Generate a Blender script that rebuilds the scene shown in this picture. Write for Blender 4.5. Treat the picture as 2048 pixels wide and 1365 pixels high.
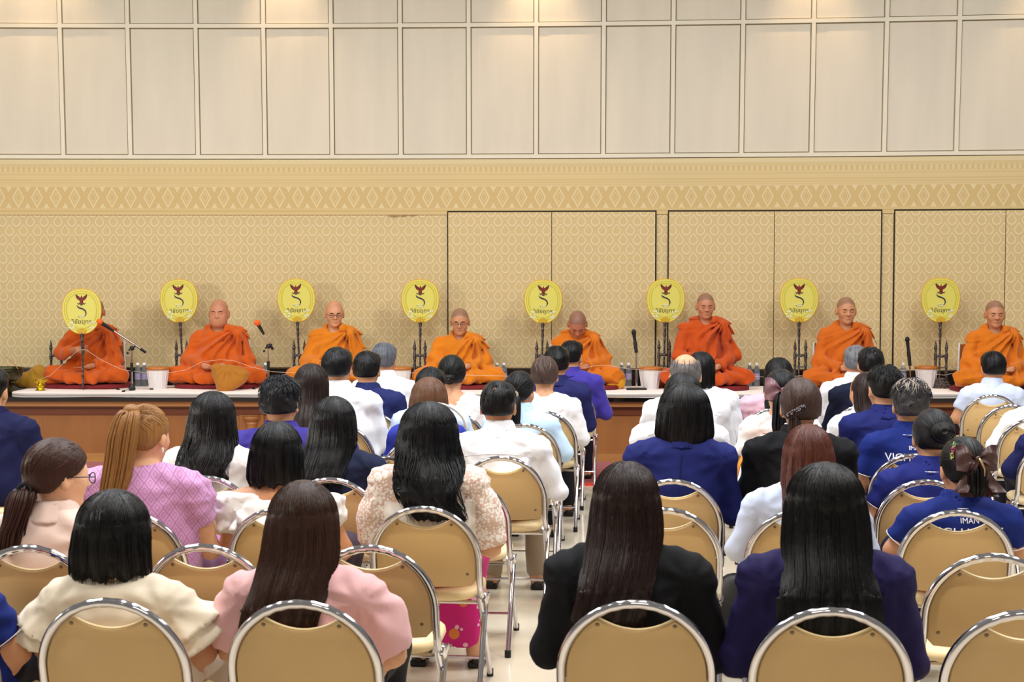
import bpy, math, random
import numpy as np
from mathutils import Vector, Matrix

for o in list(bpy.data.objects):
    bpy.data.objects.remove(o, do_unlink=True)
SC = bpy.context.scene
COL = SC.collection
RNG = random.Random(7)

# ------------------------------------------------------------------ camera
F = 2844.4            # focal length in pixels of a 2048-wide frame (50 mm on 36 mm)
H = 1.714             # camera height
TILT = math.atan(132.5 / F)
cam = bpy.data.objects.new('camera', bpy.data.cameras.new('camera'))
COL.objects.link(cam)
cam.data.lens = 50.0
cam.data.sensor_width = 36.0
cam.data.clip_end = 100
cam.data.dof.use_dof = True
cam.data.dof.focus_distance = 11.5
cam.data.dof.aperture_fstop = 10.0
cam.location = (0, 0, H)
cam.rotation_euler = (math.pi / 2 - TILT, 0, 0)
SC.camera = cam

# ------------------------------------------------------------------ world, exposure
w = bpy.data.worlds.new('hall_ambient')
SC.world = w
w.use_nodes = True
w.node_tree.nodes['Background'].inputs[0].default_value = (1.0, 0.95, 0.88, 1)
w.node_tree.nodes['Background'].inputs[1].default_value = 0.24
vs = SC.view_settings
vs.view_transform = 'Standard'
vs.look = 'None'
vs.exposure = 0.0
vs.gamma = 1.0
vs.use_curve_mapping = False

# ------------------------------------------------------------------ lamps of the hall (ceiling panels, unseen key light on the left, wall spots)
def area(name, loc, size, energy, color=(1, 1, 1), target=None, sizey=None):
    l = bpy.data.lights.new(name, 'AREA')
    l.energy = energy
    l.color = color
    l.shape = 'RECTANGLE'
    l.size = size
    l.size_y = sizey or size
    o = bpy.data.objects.new(name, l)
    COL.objects.link(o)
    o.location = loc
    if target is not None:
        o.rotation_euler = (Vector(target) - Vector(loc)).to_track_quat('-Z', 'Y').to_euler()
    return o

COOL = (0.93, 0.96, 1.0)
WARM = (1.0, 0.86, 0.66)
for lx in (-4.2, 0.0, 4.2):
    area('ceiling_panel_lamp', (lx, 10.4, 5.6), 1.5, 95, COOL)
    area('ceiling_panel_lamp', (lx, 7.0, 5.6), 1.5, 205, COOL)
    area('ceiling_panel_lamp', (lx, 4.0, 5.6), 1.3, 145, (1.0, 0.93, 0.83))
area('ceiling_panel_lamp', (0, -1.5, 4.6), 2.0, 75, (1.0, 0.9, 0.76))
area('left_key_light', (-8.5, 5.5, 2.9), 1.0, 230, (1.0, 0.95, 0.86), target=(0.0, 14.2, 1.2), sizey=1.0)  # unseen source at the left, added to throw the fan shadows rightwards

def spot(name, loc, target, energy, angle, color, blend=0.7, rad=0.05):
    l = bpy.data.lights.new(name, 'SPOT')
    l.energy = energy
    l.color = color
    l.spot_size = math.radians(angle)
    l.spot_blend = blend
    l.shadow_soft_size = rad
    o = bpy.data.objects.new(name, l)
    COL.objects.link(o)
    o.location = loc
    o.rotation_euler = (Vector(target) - Vector(loc)).to_track_quat('-Z', 'Y').to_euler()
    return o

# ------------------------------------------------------------------ pixel <-> world helpers
_FW = np.array([0, math.cos(TILT), -math.sin(TILT)])
_UP = np.array([0, math.sin(TILT), math.cos(TILT)])
def ray(px, py):
    d = _FW + _UP * (682.5 - py) / F
    d = d + np.array([1.0, 0, 0]) * (px - 1024) / F
    return d
def at_y(px, py, Y):
    d = ray(px, py)
    t = Y / d[1]
    return np.array([0, 0, H]) + d * t
def at_z(px, py, z):
    d = ray(px, py)
    t = (z - H) / d[2]
    return np.array([0, 0, H]) + d * t

# ------------------------------------------------------------------ colours and materials
def lin(c):
    out = []
    for v in c[:3]:
        v = v / 255.0
        out.append(v / 12.92 if v <= 0.04045 else ((v + 0.055) / 1.055) ** 2.4)
    return (out[0], out[1], out[2], 1.0)

class E:
    """tiny shader-math expression builder"""
    def __init__(self, nt, sock):
        self.nt = nt; self.s = sock
    def _op(self, op, *args):
        n = self.nt.nodes.new('ShaderNodeMath')
        n.operation = op
        for i, a in enumerate((self,) + args):
            if isinstance(a, E):
                self.nt.links.new(a.s, n.inputs[i])
            else:
                n.inputs[i].default_value = a
        return E(self.nt, n.outputs[0])
    def __add__(s, o): return s._op('ADD', o)
    def __radd__(s, o): return s._op('ADD', o)
    def __sub__(s, o): return s._op('SUBTRACT', o)
    def __rsub__(s, o): return s._op('MULTIPLY', -1.0)._op('ADD', o)
    def __mul__(s, o): return s._op('MULTIPLY', o)
    def __rmul__(s, o): return s._op('MULTIPLY', o)
    def __truediv__(s, o): return s._op('DIVIDE', o)
    def abs(s): return s._op('ABSOLUTE')
    def frac(s): return s._op('FRACT')
    def sin(s): return s._op('SINE')
    def pow(s, o): return s._op('POWER', o)
    def max(s, o): return s._op('MAXIMUM', o)
    def min(s, o): return s._op('MINIMUM', o)
    def gt(s, o): return s._op('GREATER_THAN', o)
    def lt(s, o): return s._op('LESS_THAN', o)
    def band(s, a, b): return s.gt(a) * s.lt(b)

MATS = {}
def base_mat(name, color, rough=0.55, metal=0.0, spec=0.5, coat=0.0, sheen=0.0, trans=0.0, ior=1.45, subs=0.0):
    m = bpy.data.materials.new(name)
    m.use_nodes = True
    b = m.node_tree.nodes['Principled BSDF']
    b.inputs['Base Color'].default_value = lin(color)
    b.inputs['Roughness'].default_value = rough
    b.inputs['Metallic'].default_value = metal
    b.inputs['Specular IOR Level'].default_value = spec
    b.inputs['Coat Weight'].default_value = coat
    b.inputs['Sheen Weight'].default_value = sheen
    b.inputs['Transmission Weight'].default_value = trans
    b.inputs['IOR'].default_value = ior
    return m, m.node_tree, b

def mapped_noise(nt, scale, stretch=(1, 1, 1), detail=3.0, coord='Object'):
    tc = nt.nodes.new('ShaderNodeTexCoord')
    mp = nt.nodes.new('ShaderNodeMapping')
    mp.inputs['Scale'].default_value = stretch
    n = nt.nodes.new('ShaderNodeTexNoise')
    n.inputs['Scale'].default_value = scale
    n.inputs['Detail'].default_value = detail
    nt.links.new(tc.outputs[coord], mp.inputs[0])
    nt.links.new(mp.outputs[0], n.inputs['Vector'])
    return n

def vary(nt, b, color, amount, noise):
    """mix the colour with a lighter/darker tone of itself by a noise"""
    r = nt.nodes.new('ShaderNodeMix')
    r.data_type = 'RGBA'
    c = lin(color)
    r.inputs[6].default_value = tuple(max(0, v * (1 - amount)) for v in c[:3]) + (1,)
    r.inputs[7].default_value = tuple(min(1, v * (1 + amount)) for v in c[:3]) + (1,)
    nt.links.new(noise.outputs[0], r.inputs[0])
    nt.links.new(r.outputs[2], b.inputs['Base Color'])
    return r

def bump(nt, b, noise, strength=0.3, dist=0.01):
    n = nt.nodes.new('ShaderNodeBump')
    n.inputs['Strength'].default_value = strength
    n.inputs['Distance'].default_value = dist
    nt.links.new(noise.outputs[0], n.inputs['Height'])
    nt.links.new(n.outputs[0], b.inputs['Normal'])

def cloth_mat(color, rough=0.75, sheen=0.15):
    k = ('cloth', color, rough)
    if k not in MATS:
        m, nt, b = base_mat('cloth_%d_%d_%d' % color, color, rough, spec=0.25 if sum(color) > 200 else 0.15, sheen=sheen if sum(color) > 260 else 0.0)
        n = mapped_noise(nt, 9, detail=2)
        vary(nt, b, color, 0.08, n)
        n2 = mapped_noise(nt, 420, detail=1)
        bump(nt, b, n2, 0.12, 0.002)
        MATS[k] = m
    return MATS[k]

def hair_mat(color, rough=0.38):
    if sum(color) < 76:
        color = tuple(int(c * .62) for c in color)
    k = ('hair', color, rough)
    if k not in MATS:
        m, nt, b = base_mat('hair_%d_%d_%d' % color, color, rough, spec=0.30)
        n = mapped_noise(nt, 1.0, (150, 150, 5), 2)
        vary(nt, b, color, 0.5, n)
        n2 = mapped_noise(nt, 1.0, (420, 420, 6), 2)
        bump(nt, b, n2, 0.45, 0.003)
        MATS[k] = m
    return MATS[k]

def skin_mat(color):
    k = ('skin', color)
    if k not in MATS:
        m, nt, b = base_mat('skin_%d_%d_%d' % color, color, 0.48, spec=0.4)
        n = mapped_noise(nt, 14, detail=3)
        vary(nt, b, color, 0.12, n)
        MATS[k] = m
    return MATS[k]

def plain(name, color, rough=0.5, metal=0.0, spec=0.5, nscale=0, namt=0.1, coat=0.0):
    k = ('plain', name)
    if k not in MATS:
        m, nt, b = base_mat(name, color, rough, metal, spec, coat)
        if nscale:
            vary(nt, b, color, namt, mapped_noise(nt, nscale))
        MATS[k] = m
    return MATS[k]

# ------------------------------------------------------------------ mesh helpers
def mesh_np(name, V, quads, smooth=True):
    me = bpy.data.meshes.new(name)
    V = np.asarray(V, dtype=np.float32)
    Q = np.asarray(quads, dtype=np.int32)
    me.vertices.add(len(V))
    me.vertices.foreach_set('co', V.ravel())
    k = Q.shape[1]
    me.loops.add(Q.size)
    me.loops.foreach_set('vertex_index', Q.ravel())
    me.polygons.add(len(Q))
    me.polygons.foreach_set('loop_start', np.arange(0, Q.size, k, dtype=np.int32))
    me.update(calc_edges=True)
    if smooth:
        me.polygons.foreach_set('use_smooth', np.ones(len(Q), dtype=bool))
    return me

class MB:
    """collects simple shapes and links them as one mesh object"""
    def __init__(self):
        self.v = []; self.f = []
    def add(self, V, Fc):
        o = len(self.v)
        self.v.extend([tuple(p) for p in V])
        self.f.extend([tuple(i + o for i in q) for q in Fc])
        return self
    def box(self, lo, hi, bev=0.0):
        x0, y0, z0 = lo; x1, y1, z1 = hi
        if bev <= 0:
            V = [(x, y, z) for z in (z0, z1) for y in (y0, y1) for x in (x0, x1)]
            Fc = [(0, 2, 3, 1), (4, 5, 7, 6), (0, 1, 5, 4), (2, 6, 7, 3), (0, 4, 6, 2), (1, 3, 7, 5)]
            return self.add(V, Fc)
        b = bev
        V = []
        idx = {}
        for sx in (0, 1):
            for sy in (0, 1):
                for sz in (0, 1):
                    X = (x0, x1)[sx]; Y = (y0, y1)[sy]; Z = (z0, z1)[sz]
                    dx = b if sx == 0 else -b
                    dy = b if sy == 0 else -b
                    dz = b if sz == 0 else -b
                    idx[sx, sy, sz, 'x'] = len(V); V.append((X, Y + dy, Z + dz))
                    idx[sx, sy, sz, 'y'] = len(V); V.append((X + dx, Y, Z + dz))
                    idx[sx, sy, sz, 'z'] = len(V); V.append((X + dx, Y + dy, Z))
        Fc = []
        for s in (0, 1):
            q = [idx[s, a, c, 'x'] for a, c in ((0, 0), (0, 1), (1, 1), (1, 0))]
            Fc.append(q if s == 0 else q[::-1])
            q = [idx[a, s, c, 'y'] for a, c in ((0, 0), (1, 0), (1, 1), (0, 1))]
            Fc.append(q if s == 0 else q[::-1])
            q = [idx[a, c, s, 'z'] for a, c in ((0, 0), (0, 1), (1, 1), (1, 0))]
            Fc.append(q if s == 0 else q[::-1])
        for a in (0, 1):
            for c in (0, 1):
                q = [idx[0, a, c, 'y'], idx[1, a, c, 'y'], idx[1, a, c, 'z'], idx[0, a, c, 'z']]
                Fc.append(q if (a == c) else q[::-1])
                q = [idx[a, 0, c, 'x'], idx[a, 1, c, 'x'], idx[a, 1, c, 'z'], idx[a, 0, c, 'z']]
                Fc.append(q if (a != c) else q[::-1])
                q = [idx[a, c, 0, 'x'], idx[a, c, 1, 'x'], idx[a, c, 1, 'y'], idx[a, c, 0, 'y']]
                Fc.append(q if (a == c) else q[::-1])
        for a in (0, 1):
            for c in (0, 1):
                for e in (0, 1):
                    q = [idx[a, c, e, k] for k in 'xyz']
                    Fc.append(q if (a + c + e) % 2 == 1 else q[::-1])
        return self.add(V, Fc)
    def tube(self, path, rad, sides=8, caps=True, flat=1.0):
        P = [np.array(p, float) for p in path]
        n = len(P)
        if not hasattr(rad, '__len__'):
            rad = [rad] * n
        V = []; Fc = []
        up = None
        for i in range(n):
            t = P[min(i + 1, n - 1)] - P[max(i - 1, 0)]
            L = np.linalg.norm(t)
            t = t / (L if L > 1e-9 else 1)
            if up is None:
                a = np.array([0, 0, 1.0]) if abs(t[2]) < 0.9 else np.array([1.0, 0, 0])
                up = a - t * a.dot(t)
            else:
                up = up - t * up.dot(t)
            up = up / (np.linalg.norm(up) + 1e-12)
            sd = np.cross(t, up)
            for k in range(sides):
                an = 2 * math.pi * k / sides
                V.append(P[i] + rad[i] * (math.cos(an) * up * flat + math.sin(an) * sd))
        for i in range(n - 1):
            for k in range(sides):
                a = i * sides + k; b = i * sides + (k + 1) % sides
                Fc.append((a, a + sides, b + sides, b))
        if caps:
            Fc.append(tuple(range(sides)))
            Fc.append(tuple(range((n - 1) * sides, n * sides))[::-1])
        return self.add(V, Fc)
    def lathe(self, prof, segs=20, c=(0, 0, 0), cap=True):
        V = []; Fc = []
        for r, z in prof:
            for k in range(segs):
                a = 2 * math.pi * k / segs
                V.append((c[0] + r * math.cos(a), c[1] + r * math.sin(a), c[2] + z))
        n = len(prof)
        for i in range(n - 1):
            for k in range(segs):
                a = i * segs + k; b = i * segs + (k + 1) % segs
                Fc.append((a, b, b + segs, a + segs))
        if cap:
            Fc.append(tuple(range(segs))[::-1])
            Fc.append(tuple(range((n - 1) * segs, n * segs)))
        return self.add(V, Fc)
    def ball(self, c, r, segs=12, rings=8):
        rx, ry, rz = r if hasattr(r, '__len__') else (r, r, r)
        V = []; Fc = []
        for i in range(rings + 1):
            t = math.pi * i / rings
            s = max(math.sin(t), 1e-3)
            for k in range(segs):
                a = 2 * math.pi * k / segs
                V.append((c[0] + rx * s * math.cos(a), c[1] + ry * s * math.sin(a), c[2] - rz * math.cos(t)))
        for i in range(rings):
            for k in range(segs):
                a = i * segs + k; b = i * segs + (k + 1) % segs
                Fc.append((a, b, b + segs, a + segs))
        return self.add(V, Fc)
    def prism(self, outline, t0, t1, bev=0.0, mapf=None):
        """closed outline [(x,z)] extruded along y from t0 to t1 with softened rims"""
        O = np.array(outline, float)
        n = len(O)
        area2 = sum(O[i][0] * O[(i + 1) % n][1] - O[(i + 1) % n][0] * O[i][1] for i in range(n))
        if area2 < 0:
            O = O[::-1].copy()
        nx = np.roll(O, -1, 0) - np.roll(O, 1, 0)
        nrm = np.stack([nx[:, 1], -nx[:, 0]], 1)
        nrm /= (np.linalg.norm(nrm, axis=1, keepdims=True) + 1e-12)
        rings = [(O - nrm * bev, t0), (O, t0 + bev), (O, t1 - bev), (O - nrm * bev, t1)] if bev > 0 else [(O, t0), (O, t1)]
        V = []; Fc = []
        for R, t in rings:
            for x, z in R:
                p = (x, t, z)
                V.append(mapf(p) if mapf else p)
        m = len(rings)
        for i in range(m - 1):
            for k in range(n):
                a = i * n + k; b = i * n + (k + 1) % n
                Fc.append((a, a + n, b + n, b))
        Fc.append(tuple(range(n)))
        Fc.append(tuple(range((m - 1) * n, m * n))[::-1])
        return self.add(V, Fc)
    def mesh(self, name, smooth=True, angle=40):
        me = bpy.data.meshes.new(name)
        me.from_pydata(self.v, [], self.f)
        me.update()
        if smooth:
            me.polygons.foreach_set('use_smooth', np.ones(len(me.polygons), dtype=bool))
            me.set_sharp_from_angle(angle=math.radians(angle))
        return me
    def build(self, name, mat, parent=None, smooth=True, loc=None, angle=40):
        return obj(name, self.mesh(name, smooth, angle), mat, parent, loc)

def obj(name, me, mat, parent=None, loc=None):
    o = bpy.data.objects.new(name, me)
    COL.objects.link(o)
    if mat is not None and len(me.materials) == 0:
        me.materials.append(mat)
    if parent is not None:
        o.parent = parent
    if loc is not None:
        o.location = loc
    return o

def tag(o, label=None, cat=None, group=None, kind=None):
    if label: o['label'] = label
    if cat: o['category'] = cat
    if group: o['group'] = group
    if kind: o['kind'] = kind
    return o

def empty(name, loc, rz=0.0):
    o = bpy.data.objects.new(name, None)
    o.empty_display_size = 0.1
    COL.objects.link(o)
    o.location = loc
    o.rotation_euler = (0, 0, rz)
    return o

def copy_tree(o, parent=None):
    c = o.copy()
    COL.objects.link(c)
    c.parent = parent
    for ch in list(o.children):
        copy_tree(ch, c)
    return c

# ------------------------------------------------------------------ signed-distance modelling
f32 = np.float32
def A(*v): return np.array(v, dtype=f32)
def cap(P, a, b, ra, rb=None):
    rb = ra if rb is None else rb
    a = np.asarray(a, f32); b = np.asarray(b, f32)
    ba = b - a
    pa = P - a
    h = np.clip(pa @ ba / max(float(ba @ ba), 1e-9), 0, 1)
    q = pa - h[:, None] * ba
    return np.sqrt((q * q).sum(1)) - (ra + (rb - ra) * h)
def ell(P, c, r):
    p = P - np.asarray(c, f32)
    r = np.asarray(r, f32)
    q = p / r
    k0 = np.sqrt((q * q).sum(1))
    q = q / r
    k1 = np.sqrt((q * q).sum(1))
    return k0 * (k0 - 1) / (k1 + 1e-6)
def smin(a, b, k):
    h = np.clip(0.5 + 0.5 * (b - a) / k, 0, 1)
    return b + (a - b) * h - k * h * (1 - h)
def smax(a, b, k): return -smin(-a, -b, k)
def wr(P, amp, scale, seed):
    r = np.random.RandomState(seed)
    out = np.zeros(len(P), f32)
    for i in range(4):
        v = r.normal(size=3).astype(f32) * scale
        u = r.normal(size=3).astype(f32) * scale * 0.6
        out += np.sin(P @ v + 1.3 * np.sin(P @ u + r.rand() * 6) + r.rand() * 6)
    return out * amp * 0.4

def axis(lo, hi, vox, fine=None):
    """grid lines from lo to hi, closer together inside fine = (a, b, step)"""
    out = [lo]
    while out[-1] < hi:
        v = vox
        if fine and fine[0] - vox <= out[-1] <= fine[1]:
            v = fine[2]
        out.append(out[-1] + v)
    while len(out) % 4:
        out.append(out[-1] + vox)
    return np.array(out)

def sdf_geo(f, lo, hi, vox, fine=None):
    c = 4
    axs = [axis(lo[i], hi[i] + vox * 2, vox, fine[i] if fine else None) for i in range(3)]
    n = np.array([len(a) for a in axs]); nc = n // c
    ax = [a.reshape(-1, c).mean(1).astype(f32) for a in axs]
    G = np.stack(np.meshgrid(*ax, indexing='ij'), -1).reshape(-1, 3)
    dC = f(G).reshape(nc)
    near = np.abs(dC) < vox * c * 1.25 + 0.010
    sgn = np.where(dC < 0, -1.0, 1.0).astype(f32)
    Fd = np.repeat(np.repeat(np.repeat(sgn, c, 0), c, 1), c, 2)
    M = np.repeat(np.repeat(np.repeat(near, c, 0), c, 1), c, 2)
    I = np.argwhere(M)
    P = np.stack([axs[k][I[:, k]] for k in range(3)], 1).astype(f32)
    Fd[M] = f(P)
    ins = Fd < 0
    s = np.zeros(tuple(n - 1), np.int8)
    for dx in (0, 1):
        for dy in (0, 1):
            for dz in (0, 1):
                s += ins[dx:n[0] - 1 + dx, dy:n[1] - 1 + dy, dz:n[2] - 1 + dz]
    act = (s > 0) & (s < 8)
    C = np.argwhere(act)
    if len(C) == 0:
        return np.zeros((0, 3), f32), np.zeros((0, 4), np.int32)
    idx = -np.ones(tuple(n - 1), np.int32)
    idx[act] = np.arange(len(C))
    acc = np.zeros((len(C), 3)); cnt = np.zeros(len(C))
    corners = [(a, b, e) for a in (0, 1) for b in (0, 1) for e in (0, 1)]
    cv = {k: Fd[C[:, 0] + k[0], C[:, 1] + k[1], C[:, 2] + k[2]] for k in corners}
    for k in corners:
        for axn in range(3):
            if k[axn] == 0:
                k2 = list(k); k2[axn] = 1; k2 = tuple(k2)
                a = cv[k]; b = cv[k2]
                m = (a < 0) != (b < 0)
                t = np.where(m, a / np.where(np.abs(a - b) < 1e-9, 1, a - b), 0)
                p = np.array(k, float)[None, :].repeat(len(C), 0)
                p[:, axn] += t
                acc += np.where(m[:, None], p, 0)
                cnt += m
    fr = acc / np.maximum(cnt, 1)[:, None]
    V = np.stack([axs[k][C[:, k]] + fr[:, k] * (axs[k][C[:, k] + 1] - axs[k][C[:, k]]) for k in range(3)], 1).astype(f32)
    quads = []
    for axn in range(3):
        u, v = [(1, 2), (2, 0), (0, 1)][axn]
        sl0 = [slice(1, n[i] - 1) for i in range(3)]
        sl1 = list(sl0)
        sl0[axn] = slice(0, n[axn] - 1); sl1[axn] = slice(1, n[axn])
        a = ins[tuple(sl0)]; b = ins[tuple(sl1)]
        for flip, m in ((False, a & ~b), (True, ~a & b)):
            K = np.argwhere(m)
            if len(K) == 0:
                continue
            off = np.array([1, 1, 1]); off[axn] = 0
            K = K + off
            def cell(du, dv):
                q = K.copy(); q[:, u] -= du; q[:, v] -= dv
                return idx[q[:, 0], q[:, 1], q[:, 2]]
            q = np.stack([cell(1, 1), cell(0, 1), cell(0, 0), cell(1, 0)], 1)
            quads.append(q[:, ::-1] if flip else q)
    Q = np.concatenate(quads, 0)
    Q = Q[(Q >= 0).all(1)]
    return V, Q

def sdf_obj(name, f, lo, hi, vox, mat, parent=None, extra=None, fine=None):
    V, Q = sdf_geo(f, lo, hi, vox, fine)
    if extra is not None and len(extra[0]):
        Q = np.concatenate([Q, np.asarray(extra[1], np.int32) + len(V)], 0)
        V = np.concatenate([V, np.asarray(extra[0], f32)], 0)
    return obj(name, mesh_np(name, V, Q), mat, parent)

def rotm(yaw=0, pitch=0, roll=0):
    """local->parent rotation, yaw about z, pitch>0 nods forward (face towards +y goes down)"""
    return np.array(Matrix.Rotation(yaw, 3, 'Z') @ Matrix.Rotation(-pitch, 3, 'X') @ Matrix.Rotation(roll, 3, 'Y'), dtype=f32)

def text_mesh(txt, size, ext=0.0):
    cu = bpy.data.curves.new('lettering', 'FONT')
    cu.body = txt
    cu.size = size
    cu.align_x = 'CENTER'
    cu.align_y = 'CENTER'
    cu.extrude = ext
    cu.resolution_u = 3
    o = bpy.data.objects.new('lettering', cu)
    COL.objects.link(o)
    dg = bpy.context.evaluated_depsgraph_get()
    me = bpy.data.meshes.new_from_object(o.evaluated_get(dg))
    bpy.data.objects.remove(o, do_unlink=True)
    return me
# ================================================================== the hall
STZ = 0.60             # stage top
def wallY(x): return 14.4 - 0.05 * x - 0.008 * x * x
def wpt(px, py):       # pixel -> point on the back wall
    Y = 14.4
    for _ in range(6):
        p = at_y(px, py, Y); Y = wallY(p[0])
    return p
Z_PB = wpt(1024, 316)[2]      # bottom of the upper panel field
Z_PM = wpt(1024, 52)[2]       # joint between the two panel rows
Z_FB = wpt(700, 430)[2]       # bottom of the frieze
Z_DT = wpt(1105, 424)[2]      # top of the hidden doors
Z_BB = wpt(1024, 738)[2]      # top of the black baseboard

# ---- floor: pale polished stone
m, nt, b = base_mat('polished_floor', (216, 205, 184), 0.12, spec=0.5)
n = mapped_noise(nt, 1.7, detail=4)
vary(nt, b, (216, 205, 184), 0.07, n)
tc = nt.nodes.new('ShaderNodeTexCoord')
sx = nt.nodes.new('ShaderNodeSeparateXYZ'); nt.links.new(tc.outputs['Object'], sx.inputs[0])
X = E(nt, sx.outputs[0]); Y = E(nt, sx.outputs[1])
joint = ((X / 0.6).frac() - 0.5).abs().gt(0.4965).max(((Y / 0.6).frac() - 0.5).abs().gt(0.4965))
bp = nt.nodes.new('ShaderNodeBump'); bp.inputs['Strength'].default_value = 0.25; bp.inputs['Distance'].default_value = 0.002
nt.links.new((joint * -1.0).s, bp.inputs['Height']); nt.links.new(bp.outputs[0], b.inputs['Normal'])
FLOORM = m
o = MB().box((-9, -2.5, -0.1), (9, 15.2, 0)).build('floor', FLOORM, smooth=False)
tag(o, 'pale cream polished stone floor under the chairs', None, kind='structure')

# ---- wallpaper with drop pattern / frieze (flat print on the wall)
GOLD = (203, 179, 128)
def wallpaper(name, frieze):
    m, nt, b = base_mat(name, GOLD, 0.5, spec=0.35)
    uv = nt.nodes.new('ShaderNodeUVMap')
    sp = nt.nodes.new('ShaderNodeSeparateXYZ'); nt.links.new(uv.outputs[0], sp.inputs[0])
    U = E(nt, sp.outputs[0]); Z = E(nt, sp.outputs[1])
    def drop(ou, oz):
        px_, pz_ = 0.1395, 0.1885
        x = ((U / px_ + ou).frac() - 0.5) * px_
        y = ((Z / pz_ + oz).frac() - 0.5) * pz_ + 0.008
        ax = x.abs() / 0.0455
        lo_ = (ax * ax + (y / 0.050) * (y / 0.050)).pow(0.5)       # rounded belly
        hi_ = ax + (y.max(0.0) / 0.068).pow(1.25)                  # pointed tip
        return lo_ * y.lt(0.0) + hi_ * y.gt(0.0)
    x2 = None
    def ring(f, a, c): return f.band(a, c)
    f1 = drop(0.0, 0.0); f2 = drop(0.5, 0.5)
    pat = ring(f1, 0.80, 1.0).max(ring(f2, 0.80, 1.0))
    if frieze:
        h = Z_PB - Z_FB
        V = (Z - Z_FB) / h                     # 0..1 over the frieze height
        # diamond band between 0.11 and 0.49
        P = 0.1885
        bx = ((U / P).frac() - 0.5).abs() * 2.0        # 0 centre .. 1 edge
        by = ((V - 0.305) / 0.19).abs()                # 0 centre .. 1 band edge
        inb = by.lt(1.0)
        rh = bx * 1.5 + by * 0.95
        dia = rh.band(0.72, 0.98).max(rh.band(0.40, 0.48))
        tri = (bx - 1.0).abs() * 1.6 + (by - 1.0).abs()
        trim = tri.lt(0.52)
        band = dia.max(trim) * inb
        s1 = V.band(0.055, 0.075).max(V.band(0.555, 0.575)).max(V.band(0.60, 0.625)).max(V.band(0.70, 0.715)).max(V.band(0.52, 0.53))
        dent = ((U / 0.0525).frac() - 0.5).abs()
        dz = V.band(0.755, 0.84)
        d1 = dz * dent.lt(0.26)
        d2 = V.band(0.84, 0.90) * ((U / 0.013).frac()).lt(0.5)
        light = band.max(V.gt(0.9)).max(d1 * 0.7).max(d2 * 0.5).max(V.band(0.49, 0.75) * 0.35)
        dark = (s1 + inb * 0.55 + dz * 0.4).min(1.0)
    else:
        light = pat * 0.85
        dark = None
    nz = mapped_noise(nt, 1.3, detail=2)
    m1 = nt.nodes.new('ShaderNodeMix'); m1.data_type = 'RGBA'
    m1.inputs[6].default_value = lin(GOLD if not frieze else (206, 180, 126))
    m1.inputs[7].default_value = lin((224, 206, 170) if not frieze else (214, 195, 150))
    nt.links.new(light.s, m1.inputs[0])
    out = m1.outputs[2]
    if dark is not None:
        m2 = nt.nodes.new('ShaderNodeMix'); m2.data_type = 'RGBA'
        nt.links.new(((dark * 0.75) - light).max(0.0).s, m2.inputs[0])
        nt.links.new(out, m2.inputs[6])
        m2.inputs[7].default_value = lin((190, 160, 100))
        out = m2.outputs[2]
    nt.links.new(out, b.inputs['Base Color'])
    return m
PAPER = wallpaper('drop_wallpaper', False)
FRIEZE = wallpaper('frieze_wallpaper', True)

def wall_strip(name, x0, x1, z0, z1, depth, mat, parent=None, step=0.35, thick=0.03, uvz=None):
    """strip following the gently bowed back wall; proud of it by depth"""
    n = max(1, int((x1 - x0) / step))
    xs = [x0 + (x1 - x0) * i / n for i in range(n + 1)]
    V = []; Fc = []
    for x in xs:
        y = wallY(x) - depth
        V += [(x, y, z0), (x, y, z1), (x, y + thick, z1), (x, y + thick, z0)]
    for i in range(n):
        a = 4 * i; c = a + 4
        Fc += [(a, c, c + 1, a + 1), (a + 1, c + 1, c + 2, a + 2), (a + 2, c + 2, c + 3, a + 3), (a + 3, c + 3, c, a)]
    Fc += [(0, 1, 2, 3), (4 * n, 4 * n + 3, 4 * n + 2, 4 * n + 1)]
    me = bpy.data.meshes.new(name)
    me.from_pydata(V, [], Fc)
    uvl = me.uv_layers.new(name='UVMap')
    for lp in me.loops:
        co = me.vertices[lp.vertex_index].co
        uvl.data[lp.index].uv = (co.x, co.z)
    me.update()
    return obj(name, me, mat, parent)

XL, XR = -6.6, 6.6
wall = wall_strip('wall_back', XL, XR, 0.0, Z_FB, 0.0, PAPER, thick=0.2)
tag(wall, 'gold wallpapered back wall with pale drop pattern behind the stage', kind='structure')
fr = wall_strip('trim_1', XL, XR, Z_FB, Z_PB - 0.012, 0.012, FRIEZE, thick=0.2)
tag(fr, 'gold frieze band with diamond motifs above the wallpaper', kind='structure')
bbm = plain('black_baseboard', (22, 17, 15), 0.3, nscale=4)
o = wall_strip('baseboard_back', XL, XR, STZ, Z_BB, 0.03, bbm)
tag(o, 'black baseboard along the back of the stage', kind='structure')
o = wall_strip('cap', XL, XR, Z_BB, Z_BB + 0.012, 0.035, plain('baseboard_cap', (92, 74, 48), 0.45), o)

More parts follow.
